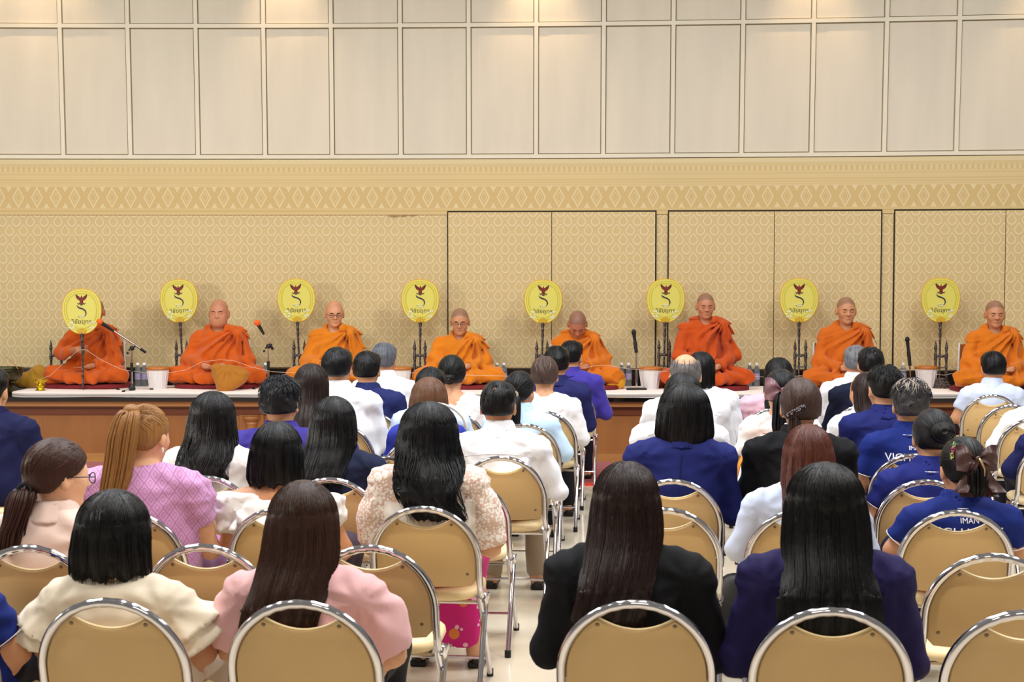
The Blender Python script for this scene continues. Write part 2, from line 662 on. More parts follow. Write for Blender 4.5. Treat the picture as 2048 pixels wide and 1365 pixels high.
# ---- upper wall: padded fabric panels between pale battens (leaning slightly outwards)
pm, nt, b = base_mat('panel_fabric', (215, 204, 184), 0.62, spec=0.3, sheen=0.1)
nn = mapped_noise(nt, 1.6, (3.2, 1, 0.5), 4)
vary(nt, b, (215, 204, 184), 0.10, nn)
n2 = mapped_noise(nt, 1.0, (2, 2, 26), 3)
bump(nt, b, n2, 0.10, 0.004)
battm = plain('batten_paint', (222, 212, 190), 0.45, nscale=6, namt=0.06)
backm = plain('panel_backing', (150, 140, 114), 0.8)
LEAN = 0.045
def up_y(x, z): return wallY(x) - LEAN * (z - Z_PB)
Z_TOP = Z_PM + 1.35
def lean_strip(name, x0, x1, z0, z1, d, mat, parent, th=0.03, bow=0.0, step=0.4):
    """flat or slightly cushioned piece on the leaning upper wall"""
    nx = 5 if bow else max(1, int((x1 - x0) / step)); nz = 5 if bow else max(1, int((z1 - z0) / step))
    V = []; Fc = []
    for j in range(nz + 1):
        for i in range(nx + 1):
            u = i / nx; v = j / nz
            x = x0 + (x1 - x0) * u; z = z0 + (z1 - z0) * v
            eu = min(u, 1 - u); ev = min(v, 1 - v)
            q = 1.0 if not bow else (0.0 if eu == 0 or ev == 0 else (0.75 if (eu < 0.25 or ev < 0.25) else 1.0))
            V.append((x, up_y(x, z) - d - (bow * q if bow else 0), z))
    for j in range(nz):
        for i in range(nx):
            a = j * (nx + 1) + i
            Fc.append((a, a + 1, a + nx + 2, a + nx + 1))
    # rim going back
    rim = [i for i in range(nx + 1)] + [j * (nx + 1) + nx for j in range(1, nz + 1)] + \
          [nz * (nx + 1) + i for i in range(nx - 1, -1, -1)] + [j * (nx + 1) for j in range(nz - 1, 0, -1)]
    base = len(V)
    for r in rim:
        x, y, z = V[r]
        V.append((x, up_y(x, z) - d + th, z))
    k = len(rim)
    for i in range(k):
        Fc.append((rim[i], base + i, base + (i + 1) % k, rim[(i + 1) % k]))
    me = bpy.data.meshes.new(name)
    me.from_pydata(V, [], Fc)
    me.update()
    me.polygons.foreach_set('use_smooth', np.ones(len(me.polygons), dtype=bool))
    me.set_sharp_from_angle(angle=math.radians(35))
    return obj(name, me, mat, parent)

upper = lean_strip('wall_upper', XL, XR, Z_PB - 0.02, Z_TOP, -0.0, backm, None, th=0.12)
tag(upper, 'upper back wall of tall cream padded panels in a grid', kind='structure')
jx = [128, 262, 397, 531, 665, 802, 938, 1072, 1206, 1344, 1482, 1622, 1767, 1911]
joints = [wpt(p, 300)[0] for p in jx]
stp = joints[1] - joints[0]
joints = [joints[0] - stp * k for k in (3, 2, 1)] + joints + [joints[-1] + 0.72 * k for k in (1, 2)]
BW = 0.019
for x in joints:
    for (z0, z1) in ((Z_PB, Z_PM - BW), (Z_PM + BW, Z_TOP)):
        lean_strip('batten', x - BW, x + BW, z0, z1, 0.026, battm, upper)
for zz in (Z_PB + BW - 0.005, Z_PM):
    lean_strip('batten', joints[0], joints[-1], zz - BW, zz + BW, 0.027, battm, upper)
for i in range(len(joints) - 1):
    a, c = joints[i] + BW + 0.010, joints[i + 1] - BW - 0.010
    for (z0, z1) in ((Z_PB + 2 * BW + 0.006, Z_PM - BW - 0.012), (Z_PM + BW + 0.010, Z_TOP)):
        lean_strip('panel', a, c, z0, z1, 0.008, pm, upper, bow=0.014)

# ---- warm downlights washing the top of the panels
for px in (20, 125, 575, 1068, 1085, 1622, 2100):
    x = wpt(px, 60)[0]
    spot('wall_downlight', (x, wallY(x) - 0.34, 5.25), (x, wallY(x) + 0.02, 3.2), 85 if px not in (1068, 1085, 20, 125) else 55, 62, (1.0, 0.70, 0.40), 0.9, 0.03)

# ---- concealed double doors in the wallpaper
gapm = plain('door_gap', (42, 30, 18), 0.8)
brass = plain('brass', (196, 160, 84), 0.22, metal=1.0)
def door(name, pxs, label):
    xs = [wpt(p, 560)[0] for p in pxs]
    root = wall_strip(name, xs[0] - 0.011, xs[-1] + 0.011, STZ, Z_DT + 0.012, 0.016, gapm, thick=0.02)
    tag(root, label, kind='structure')
    g = 0.006
    for i in range(len(xs) - 1):
        wall_strip('door_leaf', xs[i] + g * (0.0 if i == 0 else 0.6), xs[i + 1] - g * 0.6, STZ, Z_DT - 0.004, 0.026, PAPER, root, thick=0.02)
    return root
door('door_1', (897, 1103, 1310), 'double wallpapered door leaves left of the three concealed doors')
door('door_2', (1337, 1547, 1760), 'middle pair of wallpapered concealed door leaves')
d3 = door('door_3', (1788, 2008, 2228), 'rightmost pair of wallpapered concealed door leaves with brass lever')
p = wpt(1942, 712)
hb = MB()
hb.lathe([(0.0, 0), (0.02, 0.0), (0.02, 0.012), (0.0, 0.012)], 12)
hb.v = [(p[0] + v[0], p[1] - 0.027 - v[2], p[2] + v[1]) for v in hb.v]
hb.tube([(p[0], p[1] - 0.02, p[2]), (p[0], p[1] - 0.075, p[2]), (p[0] - 0.05, p[1] - 0.08, p[2])], 0.011, 8)
hb.ball((p[0] - 0.06, p[1] - 0.08, p[2]), 0.02)
hb.build('door_handle', brass, d3)
hb = MB().tube([(p[0] - 0.02 + 0.05 * math.cos(t), p[1] - 0.06, p[2] + 0.05 * math.sin(t)) for t in [i * math.pi / 8 - math.pi / 2 for i in range(9)]], 0.006, 6)
hb.build('door_pull', brass, d3)
# torn edge of the paper above the wall, left of the doors
p = wpt(805, 432)
t = MB()
pts = []
for i in range(13):
    u = i / 12
    pts.append((p[0] - 0.145 + 0.29 * u, p[2] + 0.006 + 0.003 * math.sin(i * 2.1)))
low = [(x, z - 0.012 + 0.007 * math.sin(i * 1.7) + 0.011 * (i / 12)) for i, (x, z) in enumerate(pts)]
t.prism(pts[::-1] + low, p[1] - 0.016, p[1] - 0.011)
t.build('torn_paper', plain('torn_plaster', (176, 128, 88), 0.8, nscale=40), wall, smooth=False)

# ================================================================== stage
wood, nt, b = base_mat('stage_wood', (146, 96, 52), 0.36, spec=0.45)
wn = mapped_noise(nt, 1.0, (9, 9, 1.1), 5)
vary(nt, b, (146, 96, 52), 0.25, wn)
woodl, nt, b = base_mat('stage_moulding', (166, 116, 66), 0.36, spec=0.45)
vary(nt, b, (166, 116, 66), 0.2, mapped_noise(nt, 1.0, (1.5, 9, 9), 4))
woodd = plain('stage_dark_shade_wood', (104, 52, 26), 0.42, nscale=3)  # dark moulding line, and the shade painted below it
slabm = plain('black_granite', (16, 13, 13), 0.06, spec=0.6, nscale=60, namt=0.3)
SY = 12.93
def yst(x): return SY - 0.012 * x
stage = MB()
V = []
def sbox(mb, d0, d1, z0, z1, x0=-6.8, x1=6.8):
    y00, y01 = yst(x0), yst(x1)
    V = [(x0, y00 + d0, z0), (x1, y01 + d0, z0), (x1, y01 + d1 if d1 < 3 else 15, z0), (x0, y00 + d1 if d1 < 3 else 15, z0)]
    V += [(a, c, z1) for a, c, _ in V]
    mb.add(V, [(0, 3, 2, 1), (4, 5, 6, 7), (0, 1, 5, 4), (1, 2, 6, 5), (2, 3, 7, 6), (3, 0, 4, 7)])
    return mb
st = sbox(MB(), 0.0, 5, 0.0, STZ - 0.035).build('trim_2', wood, smooth=False)
tag(st, 'wood panelled stage riser the monks sit on', kind='structure')
sbox(MB(), -0.09, 5, STZ - 0.035, STZ).build('granite_top', slabm, st, smooth=False)
sbox(MB(), -0.055, 0.05, STZ - 0.085, STZ - 0.0355).build('moulding', woodl, st, smooth=False)
sbox(MB(), -0.04, 0.05, STZ - 0.098, STZ - 0.0855).build('moulding', woodd, st, smooth=False)
sbox(MB(), -0.012, 0.05, STZ - 0.165, STZ - 0.0985).build('painted_shade_strip', woodd, st, smooth=False)  # shade of the recess under the moulding, put into the strip's dark colour
sbox(MB(), -0.022, 0.05, 0.0, 0.085).build('plinth', woodl, st, smooth=False)
sbox(MB(), -0.012, 0.05, 0.086, 0.1).build('plinth_bead', wood, st, smooth=False)
# stiles between the field panels, turned half columns
for px in (-360, 72 - 400, 503, 1352, 2200):
    x = at_y(px, 860, SY)[0]
    sbox(MB(), -0.02, 0.05, 0.10, STZ - 0.166, x - 0.11, x + 0.11).build('stile', wood, st, smooth=False)
    c = MB()
    prof = [(0.055, 0.1), (0.06, 0.12), (0.05, 0.135), (0.052, 0.16), (0.043, 0.2), (0.043, 0.34), (0.05, 0.36), (0.046, 0.37), (0.066, 0.395), (0.072, 0.41), (0.07, 0.425), (0.078, 0.434)]
    c.lathe(prof, 20, (x, yst(x) - 0.02, 0))
    c.build('half_column', woodl, st)
# white cloth runner
m, nt, b = base_mat('runner_cloth', (238, 226, 218), 0.7, spec=0.2)
bump(nt, b, mapped_noise(nt, 6, detail=2), 0.15, 0.01)
r = MB()
x0 = at_z(28, 788, STZ)[0]
n = 120
Vv = []; Ff = []
for i in range(n + 1):
    x = x0 + (6.7 - x0) * i / n
    yf = yst(x) + 0.17 + 0.012 * math.sin(x * 3.1) + 0.006 * math.sin(x * 11)
    e = 0.022 + 0.004 * math.sin(x * 5.3)
    if i == 0: yf += 0.10
    if i == 1: yf += 0.03
    Vv += [(x, yf, STZ + 0.0005), (x, yf - 0.004, STZ + e * 0.6), (x, yf + 0.02, STZ + e), (x, yf + 0.9, STZ + 0.018), (x, yf + 0.9, STZ + 0.0005)]
for i in range(n):
    for k in range(4):
        a = 5 * i + k
        Ff.append((a, a + 5, a + 6, a + 1))
Ff.append((0, 1, 2, 3, 4)); Ff.append(tuple(5 * n + k for k in (4, 3, 2, 1, 0)))
r.add(Vv, Ff)
o = r.build('floor_cloth', m)
tag(o, 'long white cloth spread on the stage under the monks', 'cloth')
# red carpet in front of the stage
m, nt, b = base_mat('red_carpet', (140, 20, 28), 0.9, spec=0.1, sheen=0.3)
vary(nt, b, (140, 20, 28), 0.15, mapped_noise(nt, 60))
cy = at_z(210, 970, 0.0)[1]
cp = MB().box((-6.8, cy, 0.0), (6.8, 12.88, 0.012)).build('red_carpet', m, smooth=False)
tag(cp, 'dark red carpet strip on the floor along the stage front', 'carpet')
MB().box((-6.8, cy - 0.06, 0.0), (6.8, cy, 0.014)).build('carpet_edging', plain('carpet_edge', (226, 58, 44), 0.8), cp, smooth=False)
# ================================================================== folding chair
chrome = plain('chrome', (205, 203, 208), 0.13, metal=1.0)
m, nt, b = base_mat('tan_vinyl', (197, 164, 113), 0.42, spec=0.4)
vary(nt, b, (197, 164, 113), 0.08, mapped_noise(nt, 5))
bump(nt, b, mapped_noise(nt, 260, detail=2), 0.06, 0.001)
TAN = m
m, nt, b = base_mat('cream_vinyl', (228, 204, 156), 0.4, spec=0.4)
bump(nt, b, mapped_noise(nt, 200, detail=2), 0.08, 0.001)
CREAM = m
m, nt, b = base_mat('light_tan_vinyl', (214, 178, 122), 0.42, spec=0.4)
vary(nt, b, (214, 178, 122), 0.06, mapped_noise(nt, 5))
LTAN = m
steel = plain('screw_steel', (120, 105, 85), 0.4, metal=0.7)
rubber = plain('black_rubber', (26, 26, 28), 0.7)
CW = 0.2125; CH = 0.81; TR = 0.0136
def by(z): return -0.185 - (z - 0.45) * 0.24        # lean of the backrest
def make_chair(tufted=False):
    root = empty('folding_chair', (0, 0, 0))
    zc = CH - TR - CW
    # bent tube frame, rope-twisted along the crown
    path = [(-CW, -0.09, 0.425), (-CW, -0.135, 0.425), (-CW, -0.172, 0.445)]
    path += [(-CW, by(z), z) for z in (0.49, 0.54, zc)]
    rad = [TR] * len(path)
    N = 120
    for i in range(1, N):
        t = math.pi * i / N
        z = zc + CW * math.sin(t)
        path.append((-CW * math.cos(t), by(z), z))
        k = max(0.0, 1 - abs(t - math.pi / 2) / 0.75)
        rad.append(TR * (1 + (0.055 * math.sin(i * 2 * math.pi / 8.0)) * min(1, k * 2.2)))
    path += [(CW, by(z), z) for z in (zc, 0.54, 0.49)] + [(CW, -0.172, 0.445), (CW, -0.135, 0.425), (CW, -0.09, 0.425)]
    rad += [TR] * 6
    MB().tube(path, rad, 12).build('frame', chrome, root, angle=80)
    # back panel with a concave hand-hold
    hw = CW - TR - 0.001
    hz = 0.108
    out = []
    zb = 0.478
    out += [(-hw, zb + 0.025), (-hw + 0.02, zb + 0.003), (-0.1, zb - 0.004), (0, zb - 0.006), (0.1, zb - 0.004), (hw - 0.02, zb + 0.003), (hw, zb + 0.025)]
    out += [(hw, zc)]
    tt = math.acos(hz / hw)
    for i in range(1, 15):
        t = tt * i / 14
        out.append((hw * math.cos(t), zc + hw * math.sin(t)))
    zt = zc + hw * math.sin(tt)
    cut = []
    for i in range(1, 14):
        u = 1 - 2 * i / 14
        cut.append((hz * u, zt - 0.034 * (1 - u * u)))
    out += cut
    for i in range(14, 0, -1):
        t = tt * i / 14
        out.append((-hw * math.cos(t), zc + hw * math.sin(t)))
    out += [(-hw, zc)]
    f = lambda p: (p[0], p[1] + by(p[2]), p[2])
    pan = MB().prism(out, -0.007, 0.02, 0.004, f).build('back_panel', LTAN if tufted else TAN, root, angle=50)
    e = [(hz, zt)] + cut + [(-hz, zt)]
    MB().tube([f((x, 0.006, z)) for x, z in e], 0.0062, 6).build('edge_piping', CREAM, pan)
    for sx, sz in ((-0.108, 0.735), (0.108, 0.735), (-0.165, 0.53), (0.165, 0.53)):
        MB().ball((sx, by(sz) - 0.007, sz), (0.0066, 0.0026, 0.0066), 10, 6).build('screw', steel, root)
    if tufted:
        for sx, sz in ((-0.11, 0.72), (0.11, 0.72), (-0.11, 0.62), (0.11, 0.62), (0, 0.66), (0, 0.56)):
            MB().ball((sx, by(sz) - 0.006, sz), (0.010, 0.004, 0.010), 10, 6).build('tuft_button', LTAN, pan)
    # seat
    so = []
    for i in range(36):
        t = 2 * math.pi * i / 36
        c, s = math.cos(t), math.sin(t)
        r = (abs(c) ** 3.4 + abs(s) ** 3.4) ** (-1 / 3.4)
        so.append((0.202 * r * c, 0.205 * r * s))
    rings = [(0.0, 0.405), (0.86, 0.405), (0.97, 0.412), (1.0, 0.425), (0.985, 0.44), (0.93, 0.449), (0.8, 0.455), (0.0, 0.458)]
    V = []; Fc = []
    for k, z in rings:
        for x, y in so:
            V.append((x * max(k, 0.001), 0.03 + y * max(k, 0.001), z - 0.02 * (0.03 + y * k + 0.17) / 0.4 * 0 ))
    n = 36
    for i in range(len(rings) - 1):
        for k in range(n):
            a = i * n + k; c = i * n + (k + 1) % n
            Fc.append((a, c, c + n, a + n))
    MB().add(V, Fc).build('seat', CREAM, root, angle=60)
    for s in (-1, 1):
        x = s * (CW + 0.002)
        lg = MB().tube([(x - s * 0.012, -0.13, 0.425), (x - s * 0.012, 0.02, 0.25), (x - s * 0.012, 0.22, 0.014)], 0.0112, 10).build('front_leg', chrome, root)
        MB().lathe([(0.0145, 0.0), (0.0145, 0.032)], 10, (x - s * 0.012, 0.223, 0.0)).build('rubber_foot', rubber, lg)
        lg = MB().tube([(x, 0.0, 0.405), (x, -0.09, 0.28), (x, -0.265, 0.014)], 0.0112, 10).build('rear_leg', chrome, root)
        MB().lathe([(0.0145, 0.0), (0.0145, 0.032)], 10, (x, -0.268, 0.0)).build('rubber_foot', rubber, lg)
        bk = MB()
        bk.tube([(x + s * 0.012, -0.02, 0.405), (x + s * 0.013, -0.1, 0.40), (x + s * 0.012, -0.15, 0.43)], [0.016, 0.02, 0.016], 8, flat=1.0)
        bk.v = [(x + s * 0.012 + (v[0] - x - s * 0.012) * 0.3, v[1], v[2]) for v in bk.v]
        bk.build('hinge_plate', chrome, root)
    MB().tube([(-CW + 0.0, -0.07, 0.385), (CW - 0.0, -0.07, 0.385)], 0.008, 8).build('crossbar', chrome, root)
    MB().tube([(-CW + 0.012, 0.15, 0.098), (CW - 0.012, 0.15, 0.098)], 0.007, 8).build('crossbar', chrome, root)
    return root
CHAIR_Y = by(CH)          # local y of the crown of the backrest
protos = {False: make_chair(False), True: make_chair(True)}
used = {False: False, True: False}
CHAIRS = {}
def place_chair(key, cx, topy, label, yaw=-6.0, tufted=False, z=0.0):
    p = at_z(cx, topy, CH)
    a = math.radians(yaw)
    # crown is at local (0, CHAIR_Y) from the chair origin
    ox = p[0] - (-math.sin(a)) * CHAIR_Y
    oy = p[1] - math.cos(a) * CHAIR_Y
    if not used[tufted]:
        o = protos[tufted]; used[tufted] = True
    else:
        o = copy_tree(protos[tufted])
    o.location = (ox, oy, 0)
    o.rotation_euler = (0, 0, a)
    tag(o, label, 'chair', 'folding chairs of the audience')
    CHAIRS[key] = (ox, oy, a)
    return o
# ================================================================== people: shared anatomy
def head_sdf(P):
    """head in its own frame: origin at the crown, face towards +y, z down to -0.228 at the chin"""
    Q = P.copy(); Q[:, 0] = np.abs(Q[:, 0])
    d = smin(ell(Q, (0, -.012, -.088), (.076, .096, .088)), ell(Q, (0, .022, -.135), (.062, .066, .090)), .04)
    d = smin(d, ell(Q, (0, .040, -.195), (.043, .040, .032)), .035)
    d = smin(d, ell(Q, (.038, .058, -.140), (.026, .024, .028)), .02)          # cheeks
    d = smin(d, cap(Q, (0, .082, -.098), (.036, .076, -.097), .009, .007), .016)  # brow
    d = smax(d, -ell(Q, (.031, .096, -.113), (.019, .013, .010)), .012)        # eye sockets
    d = smin(d, ell(Q, (.031, .076, -.114), (.016, .013, .0095)), .005)        # closed lids
    d = smin(d, cap(Q, (0, .090, -.110), (0, .106, -.141), .006, .0105), .010)
    d = smin(d, ell(Q, (.012, .096, -.144), (.008, .010, .007)), .006)
    d = smin(d, ell(Q, (0, .089, -.169), (.021, .009, .0055)), .006)
    d = smin(d, ell(Q, (0, .087, -.180), (.018, .009, .0060)), .006)
    d = smin(d, ell(Q, (0, .072, -.208), (.022, .020, .016)), .02)
    ear = ell(Q, (.082, -.008, -.126), (.0115, .021, .034))
    ear = smax(ear, -ell(Q, (.091, -.004, -.122), (.006, .011, .019)), .004)
    return smin(d, ear, .010)

def hand_sdf(P, W, dirv, nrm, s=1.0, spread=0.014, curl=0.25):
    """palm, four fingers and a thumb leaving the side of the palm; dirv = finger direction, nrm = palm normal"""
    dirv = np.array(dirv, float); dirv /= np.linalg.norm(dirv)
    nrm = np.array(nrm, float); nrm -= dirv * nrm.dot(dirv); nrm /= np.linalg.norm(nrm)
    sd = np.cross(dirv, nrm)
    W = np.array(W, float)
    d = cap(P, W, W + dirv * .03 * s, .026 * s, .027 * s)
    pc = W + dirv * .055 * s
    for k in (-.022, -.007, .007, .022):
        d = smin(d, cap(P, W + dirv * .02 * s + sd * k * .8 * s, W + dirv * .09 * s + sd * k * s, .015 * s, .012 * s), .012)
    L = (.062, .075, .080, .068)
    for i, k in enumerate((-.027, -.009, .009, .027)):
        a = W + dirv * .088 * s + sd * k * s
        m1 = a + (dirv * (1 - curl * .3) + nrm * curl) * L[i] * .5 * s + sd * k * .08 * s
        e = m1 + (dirv * (1 - curl) + nrm * curl * 1.6) * L[i] * .5 * s
        d = smin(d, np.minimum(cap(P, a, m1, .0095 * s, .009 * s), cap(P, m1, e, .009 * s, .0075 * s)), .004)
    t0 = W + dirv * .03 * s + sd * .024 * s
    t1 = t0 + (dirv * .6 + sd * .75 + nrm * .2) * .04 * s
    t2 = t1 + (dirv * .9 + sd * .25 + nrm * .25) * .032 * s
    d = smin(d, np.minimum(cap(P, t0, t1, .014 * s, .011 * s), cap(P, t1, t2, .011 * s, .0085 * s)), .008)
    return d

class Frame:
    pass

def seated(sp):
    """skeleton of a person on a chair: local frame, facing +y, floor at z=0"""
    g = Frame()
    male = sp.get('male', False)
    g.male = male
    g.hs = sp.get('hs', 1.06)
    zt = sp['zt']; hx = sp.get('hx', 0.0)
    lean = sp.get('lean', 0.0)
    g.sw = sp.get('sw', .205 if male else .178)
    g.zt = zt; g.hx = hx
    g.zn = zt - .262 * g.hs                     # base of the neck
    g.yn = -.055 + lean
    g.hy = g.yn + .035 + sp.get('fwd', 0.0)      # head centre in y
    g.top = np.array([hx, g.hy, zt - .012], f32)   # crown of the skull
    g.R = rotm(sp.get('yaw', 0), sp.get('pitch', 0.12), sp.get('roll', 0))
    g.piv = np.array([hx * .9, g.yn + .02, g.zn + .05], f32)
    g.sx = hx * .75                              # sideways shift of the shoulders
    sx = g.sx; zn = g.zn; yn = g.yn; sw = g.sw
    pose = sp.get('pose', 'wai')
    g.arm = {}
    for s in (-1, 1):
        S = np.array([sx + s * (sw - .012), yn - .012, zn - .062])
        if pose == 'wai':
            Eb = np.array([sx * .7 + s * (sw + .045), yn + .07, max(.60, zn - .325)])
            W = np.array([sx * .6 + s * .034, yn + .27, max(.70, zn - .165)])
            hd, hn = (-s * .10, .32, .95), (-s, 0, 0)
        elif pose == 'side':
            Eb = np.array([sx * .7 + s * (sw + .075), yn + .015, max(.60, zn - .31)])
            W = np.array([sx * .6 + s * .10, yn + .25, max(.62, zn - .30)])
            hd, hn = (-s * .7, .7, .05), (0, -.2, -1)
        else:
            Eb = np.array([sx * .7 + s * (sw + .055), yn + .02, max(.60, zn - .325)])
            W = np.array([s * .10, yn + .29, .625])
            hd, hn = (-s * .35, .9, -.05), (0, -.1, -1)
        g.arm[s] = (S, Eb, W, hd, hn)
    return g

def torso_sdf(P, g, fat=0.0):
    zn, yn, sw, sx = g.zn, g.yn, g.sw, g.sx
    Q = P.copy()
    # sideways lean grows with height
    k = np.clip((Q[:, 2] - .5) / max(zn - .5, .1), 0, 1)
    Q[:, 0] = np.abs(Q[:, 0] - sx * k)
    hgt = zn - .52
    d = ell(Q, (0, yn + .005, zn - .20), (sw * .90 + fat, .112 + fat, .215))
    d = smin(d, ell(Q, (0, yn * .55, .52 + hgt * .33), (sw * .78 + fat, .105 + fat, .20)), .08)
    d = smin(d, ell(Q, (0, -.02, .545), (.172 + fat, .130 + fat, .115)), .08)
    d = smin(d, cap(Q, (0, yn - .012, zn - .055), (sw - .02, yn - .012, zn - .062), .058, .052), .05)
    d = smin(d, cap(Q, (0, yn - .004, zn - .002), (sw * .62, yn - .012, zn - .038), .044, .046), .035)
    return d

def legs_sdf(P, g, o=0.0, shin=True):
    Q = P.copy(); Q[:, 0] = np.abs(Q[:, 0])
    d = cap(Q, (.085, -.01, .535), (.115, .37, .525), .088 + o, .066 + o)
    if shin:
        d = smin(d, cap(Q, (.115, .385, .52), (.12, .36, .10), .058 + o, .040 + o), .04)
    return d

def to_head(P, g):
    Q = (P - g.piv) @ g.R + g.piv
    return (Q - g.top) / g.hs

def body_sdf(g):
    def f(P):
        d = head_sdf(to_head(P, g)) * g.hs
        nr = .056 if g.male else .048
        n2 = g.piv + g.R @ np.array([g.top[0] - g.piv[0], g.top[1] - .015 - g.piv[1], g.top[2] - .14 * g.hs - g.piv[2]], f32)
        d = smin(d, cap(P, (g.sx, g.yn - .005, g.zn - .04), n2, nr + .006, nr), .03)
        d = smin(d, torso_sdf(P, g), .04)
        for s in (-1, 1):
            S, Eb, W, hd, hn = g.arm[s]
            d = smin(d, cap(P, S, Eb, .047, .038), .04)
            d = smin(d, cap(P, Eb, W, .038, .026), .02)
            d = smin(d, hand_sdf(P, W, hd, hn, .92), .015)
        d = smin(d, legs_sdf(P, g), .05)
        Q = P.copy(); Q[:, 0] = np.abs(Q[:, 0])
        d = smin(d, cap(Q, (.12, .345, .055), (.13, .50, .032), .036, .028), .03)
        return d
    return f

def sleeve(P, g, s, kind, o):
    S, Eb, W, hd, hn = g.arm[s]
    if kind == 'long':
        d = smin(cap(P, S, Eb, .052 + o, .044 + o), cap(P, Eb, W + (W - Eb) * -.04, .043 + o, .034 + o), .02)
        return d
    t = {'short': .62, 'polo': .66, 'puff': .55, 'cap': .4, 'half': .85, 'ruffle': .80, 'lantern': .95}[kind]
    T = S + (Eb - S) * t
    ax = (Eb - S) / np.linalg.norm(Eb - S)
    tt = ((P - S.astype(f32)) @ ax.astype(f32)) / np.linalg.norm(Eb - S)
    if kind == 'puff':
        C = S + (Eb - S) * .22 + np.array([s * .018, 0, .012])
        d = smin(cap(P, S, Eb, .056 + o, .060 + o), ell(P, C, (.066, .078, .092)), .03)
        ang = np.arctan2(P[:, 1] - C[1], (P[:, 2] - C[2]))
        d = d + .006 * np.sin(ang * 9) * np.clip(1.2 - tt * 1.4, 0, 1)
    elif kind == 'ruffle':
        Lr = np.linalg.norm(Eb - S)
        ang = np.arctan2((P[:, 0] - S[0]) * s, P[:, 1] - S[1])
        q = P - S.astype(f32)
        q = q - (q @ ax.astype(f32))[:, None] * ax.astype(f32)
        rr = np.sqrt((q * q).sum(1))
        tier = np.where(tt < .52, tt / .52, (tt - .30) / .5)
        R = .055 + .050 * np.clip(tier, 0, 1) + .010 * np.sin(ang * 7 + tt * 3) * np.clip(tt, 0, 1)
        d = rr - R - o
        d = np.maximum(d, -(tt + .3) * Lr)
        d = smin(np.maximum(d * .8, .0 - (tt * Lr)), cap(P, S, T, .058, .058), .02)
    elif kind == 'lantern':
        C = S + (Eb - S) * .55 + np.array([s * .012, 0, 0])
        d = smin(cap(P, S, Eb, .054 + o, .060 + o), ell(P, C, (.070, .072, .11)), .03)
        d = smin(d, ell(P, S + np.array([s * .01, 0, .02]), (.05, .055, .045)), .02)
    elif kind == 'half':
        d = cap(P, S, Eb, .052 + o, .058 + o)
    else:
        d = cap(P, S, Eb, .052 + o, .056 + o)
    return smax(d, (tt - t) * np.linalg.norm(Eb - S), .006)

def top_sdf(g, sp):
    kind = sp.get('sleeve', 'long'); th = sp.get('thick', .010)
    jacket = sp.get('jacket', False)
    seed = sp['seed']
    hem = .50 if not jacket else .455
    amp = sp.get('wrinkle', .004)
    fat = sp.get('fat', 0.0)
    def f(P):
        d = torso_sdf(P, g, fat) - th
        if jacket:
            Q = P.copy()
            k = np.clip((Q[:, 2] - .5) / max(g.zn - .5, .1), 0, 1)
            Q[:, 0] = np.abs(Q[:, 0] - g.sx * k)
            d = smin(d, cap(Q, (.06, g.yn - .015, g.zn - .045), (g.sw + .004, g.yn - .015, g.zn - .060), .056, .054), .03)
            d = smin(d, ell(Q, (0, -.03, .56), (.195, .145, .14)), .06)
        for s in (-1, 1):
            d = smin(d, sleeve(P, g, s, kind, th * .6), .028)
        if sp.get('frill'):
            Q = P.copy(); Q[:, 0] = Q[:, 0] - g.sx
            ang = np.arctan2(Q[:, 0], -(Q[:, 1] - g.yn))
            rr = np.hypot(Q[:, 0], (Q[:, 1] - g.yn) * 1.25)
            zz = Q[:, 2] - (g.zn - .035)
            fr = np.maximum(np.abs(rr - (.11 + .95 * np.clip(-zz, 0, .2) + .012 * np.sin(ang * 13))) - .016, np.abs(zz + .055) - .055)
            d = smin(d, fr * .7, .02)
        d = d + wr(P, amp, 26, seed) + wr(P, amp * .5, 60, seed + 1)
        # folds gathering where the arm meets the body
        for s in (-1, 1):
            S = g.arm[s][0]
            q = P - S.astype(f32)
            an = np.arctan2(q[:, 2], q[:, 0] * s)
            rr = np.sqrt((q * q).sum(1))
            d = d + amp * .9 * np.sin(an * 9 + seed) * np.exp(-((rr - .11) / .06) ** 2)
        neck = g.zn + sp.get('neckz', .04) - .55 * np.maximum(P[:, 1] - g.yn, 0) + .35 * np.abs(P[:, 0] - g.sx) * sp.get('vneck', 0.0)
        # round neck hole
        rr = np.hypot(P[:, 0] - g.sx, P[:, 1] - g.yn)
        nk = sp.get('neckr', .060)
        d = smax(d, np.minimum(P[:, 2] - neck, 1.0), .006)
        d = smax(d, -np.maximum(np.maximum(rr - nk, (g.zn - .05) - P[:, 2]), -1), .006)
        return smax(d, hem - P[:, 2], .006)
    return f

def collar_sdf(g, hgt=.045, flare=.30, r0=.062, th=.0080, low=-.012):
    hgt = hgt + .032
    def f(P):
        z = P[:, 2] - g.zn
        cx = g.sx + (g.hx - g.sx) * np.clip(z / .1, 0, 1) * .5
        rr = np.hypot((P[:, 0] - cx), (P[:, 1] - (g.yn + .010 + .18 * z)) * 1.05)
        R = r0 + .005 + flare * np.clip(hgt - z, 0, 1)
        d = np.abs(rr - R) - th
        zt_ = hgt - .45 * np.maximum(P[:, 1] - g.yn, 0)
        return np.maximum(np.maximum(d * .9, z - zt_), low - z - .28 * np.maximum(P[:, 1] - g.yn, 0) * 0) 
    return f

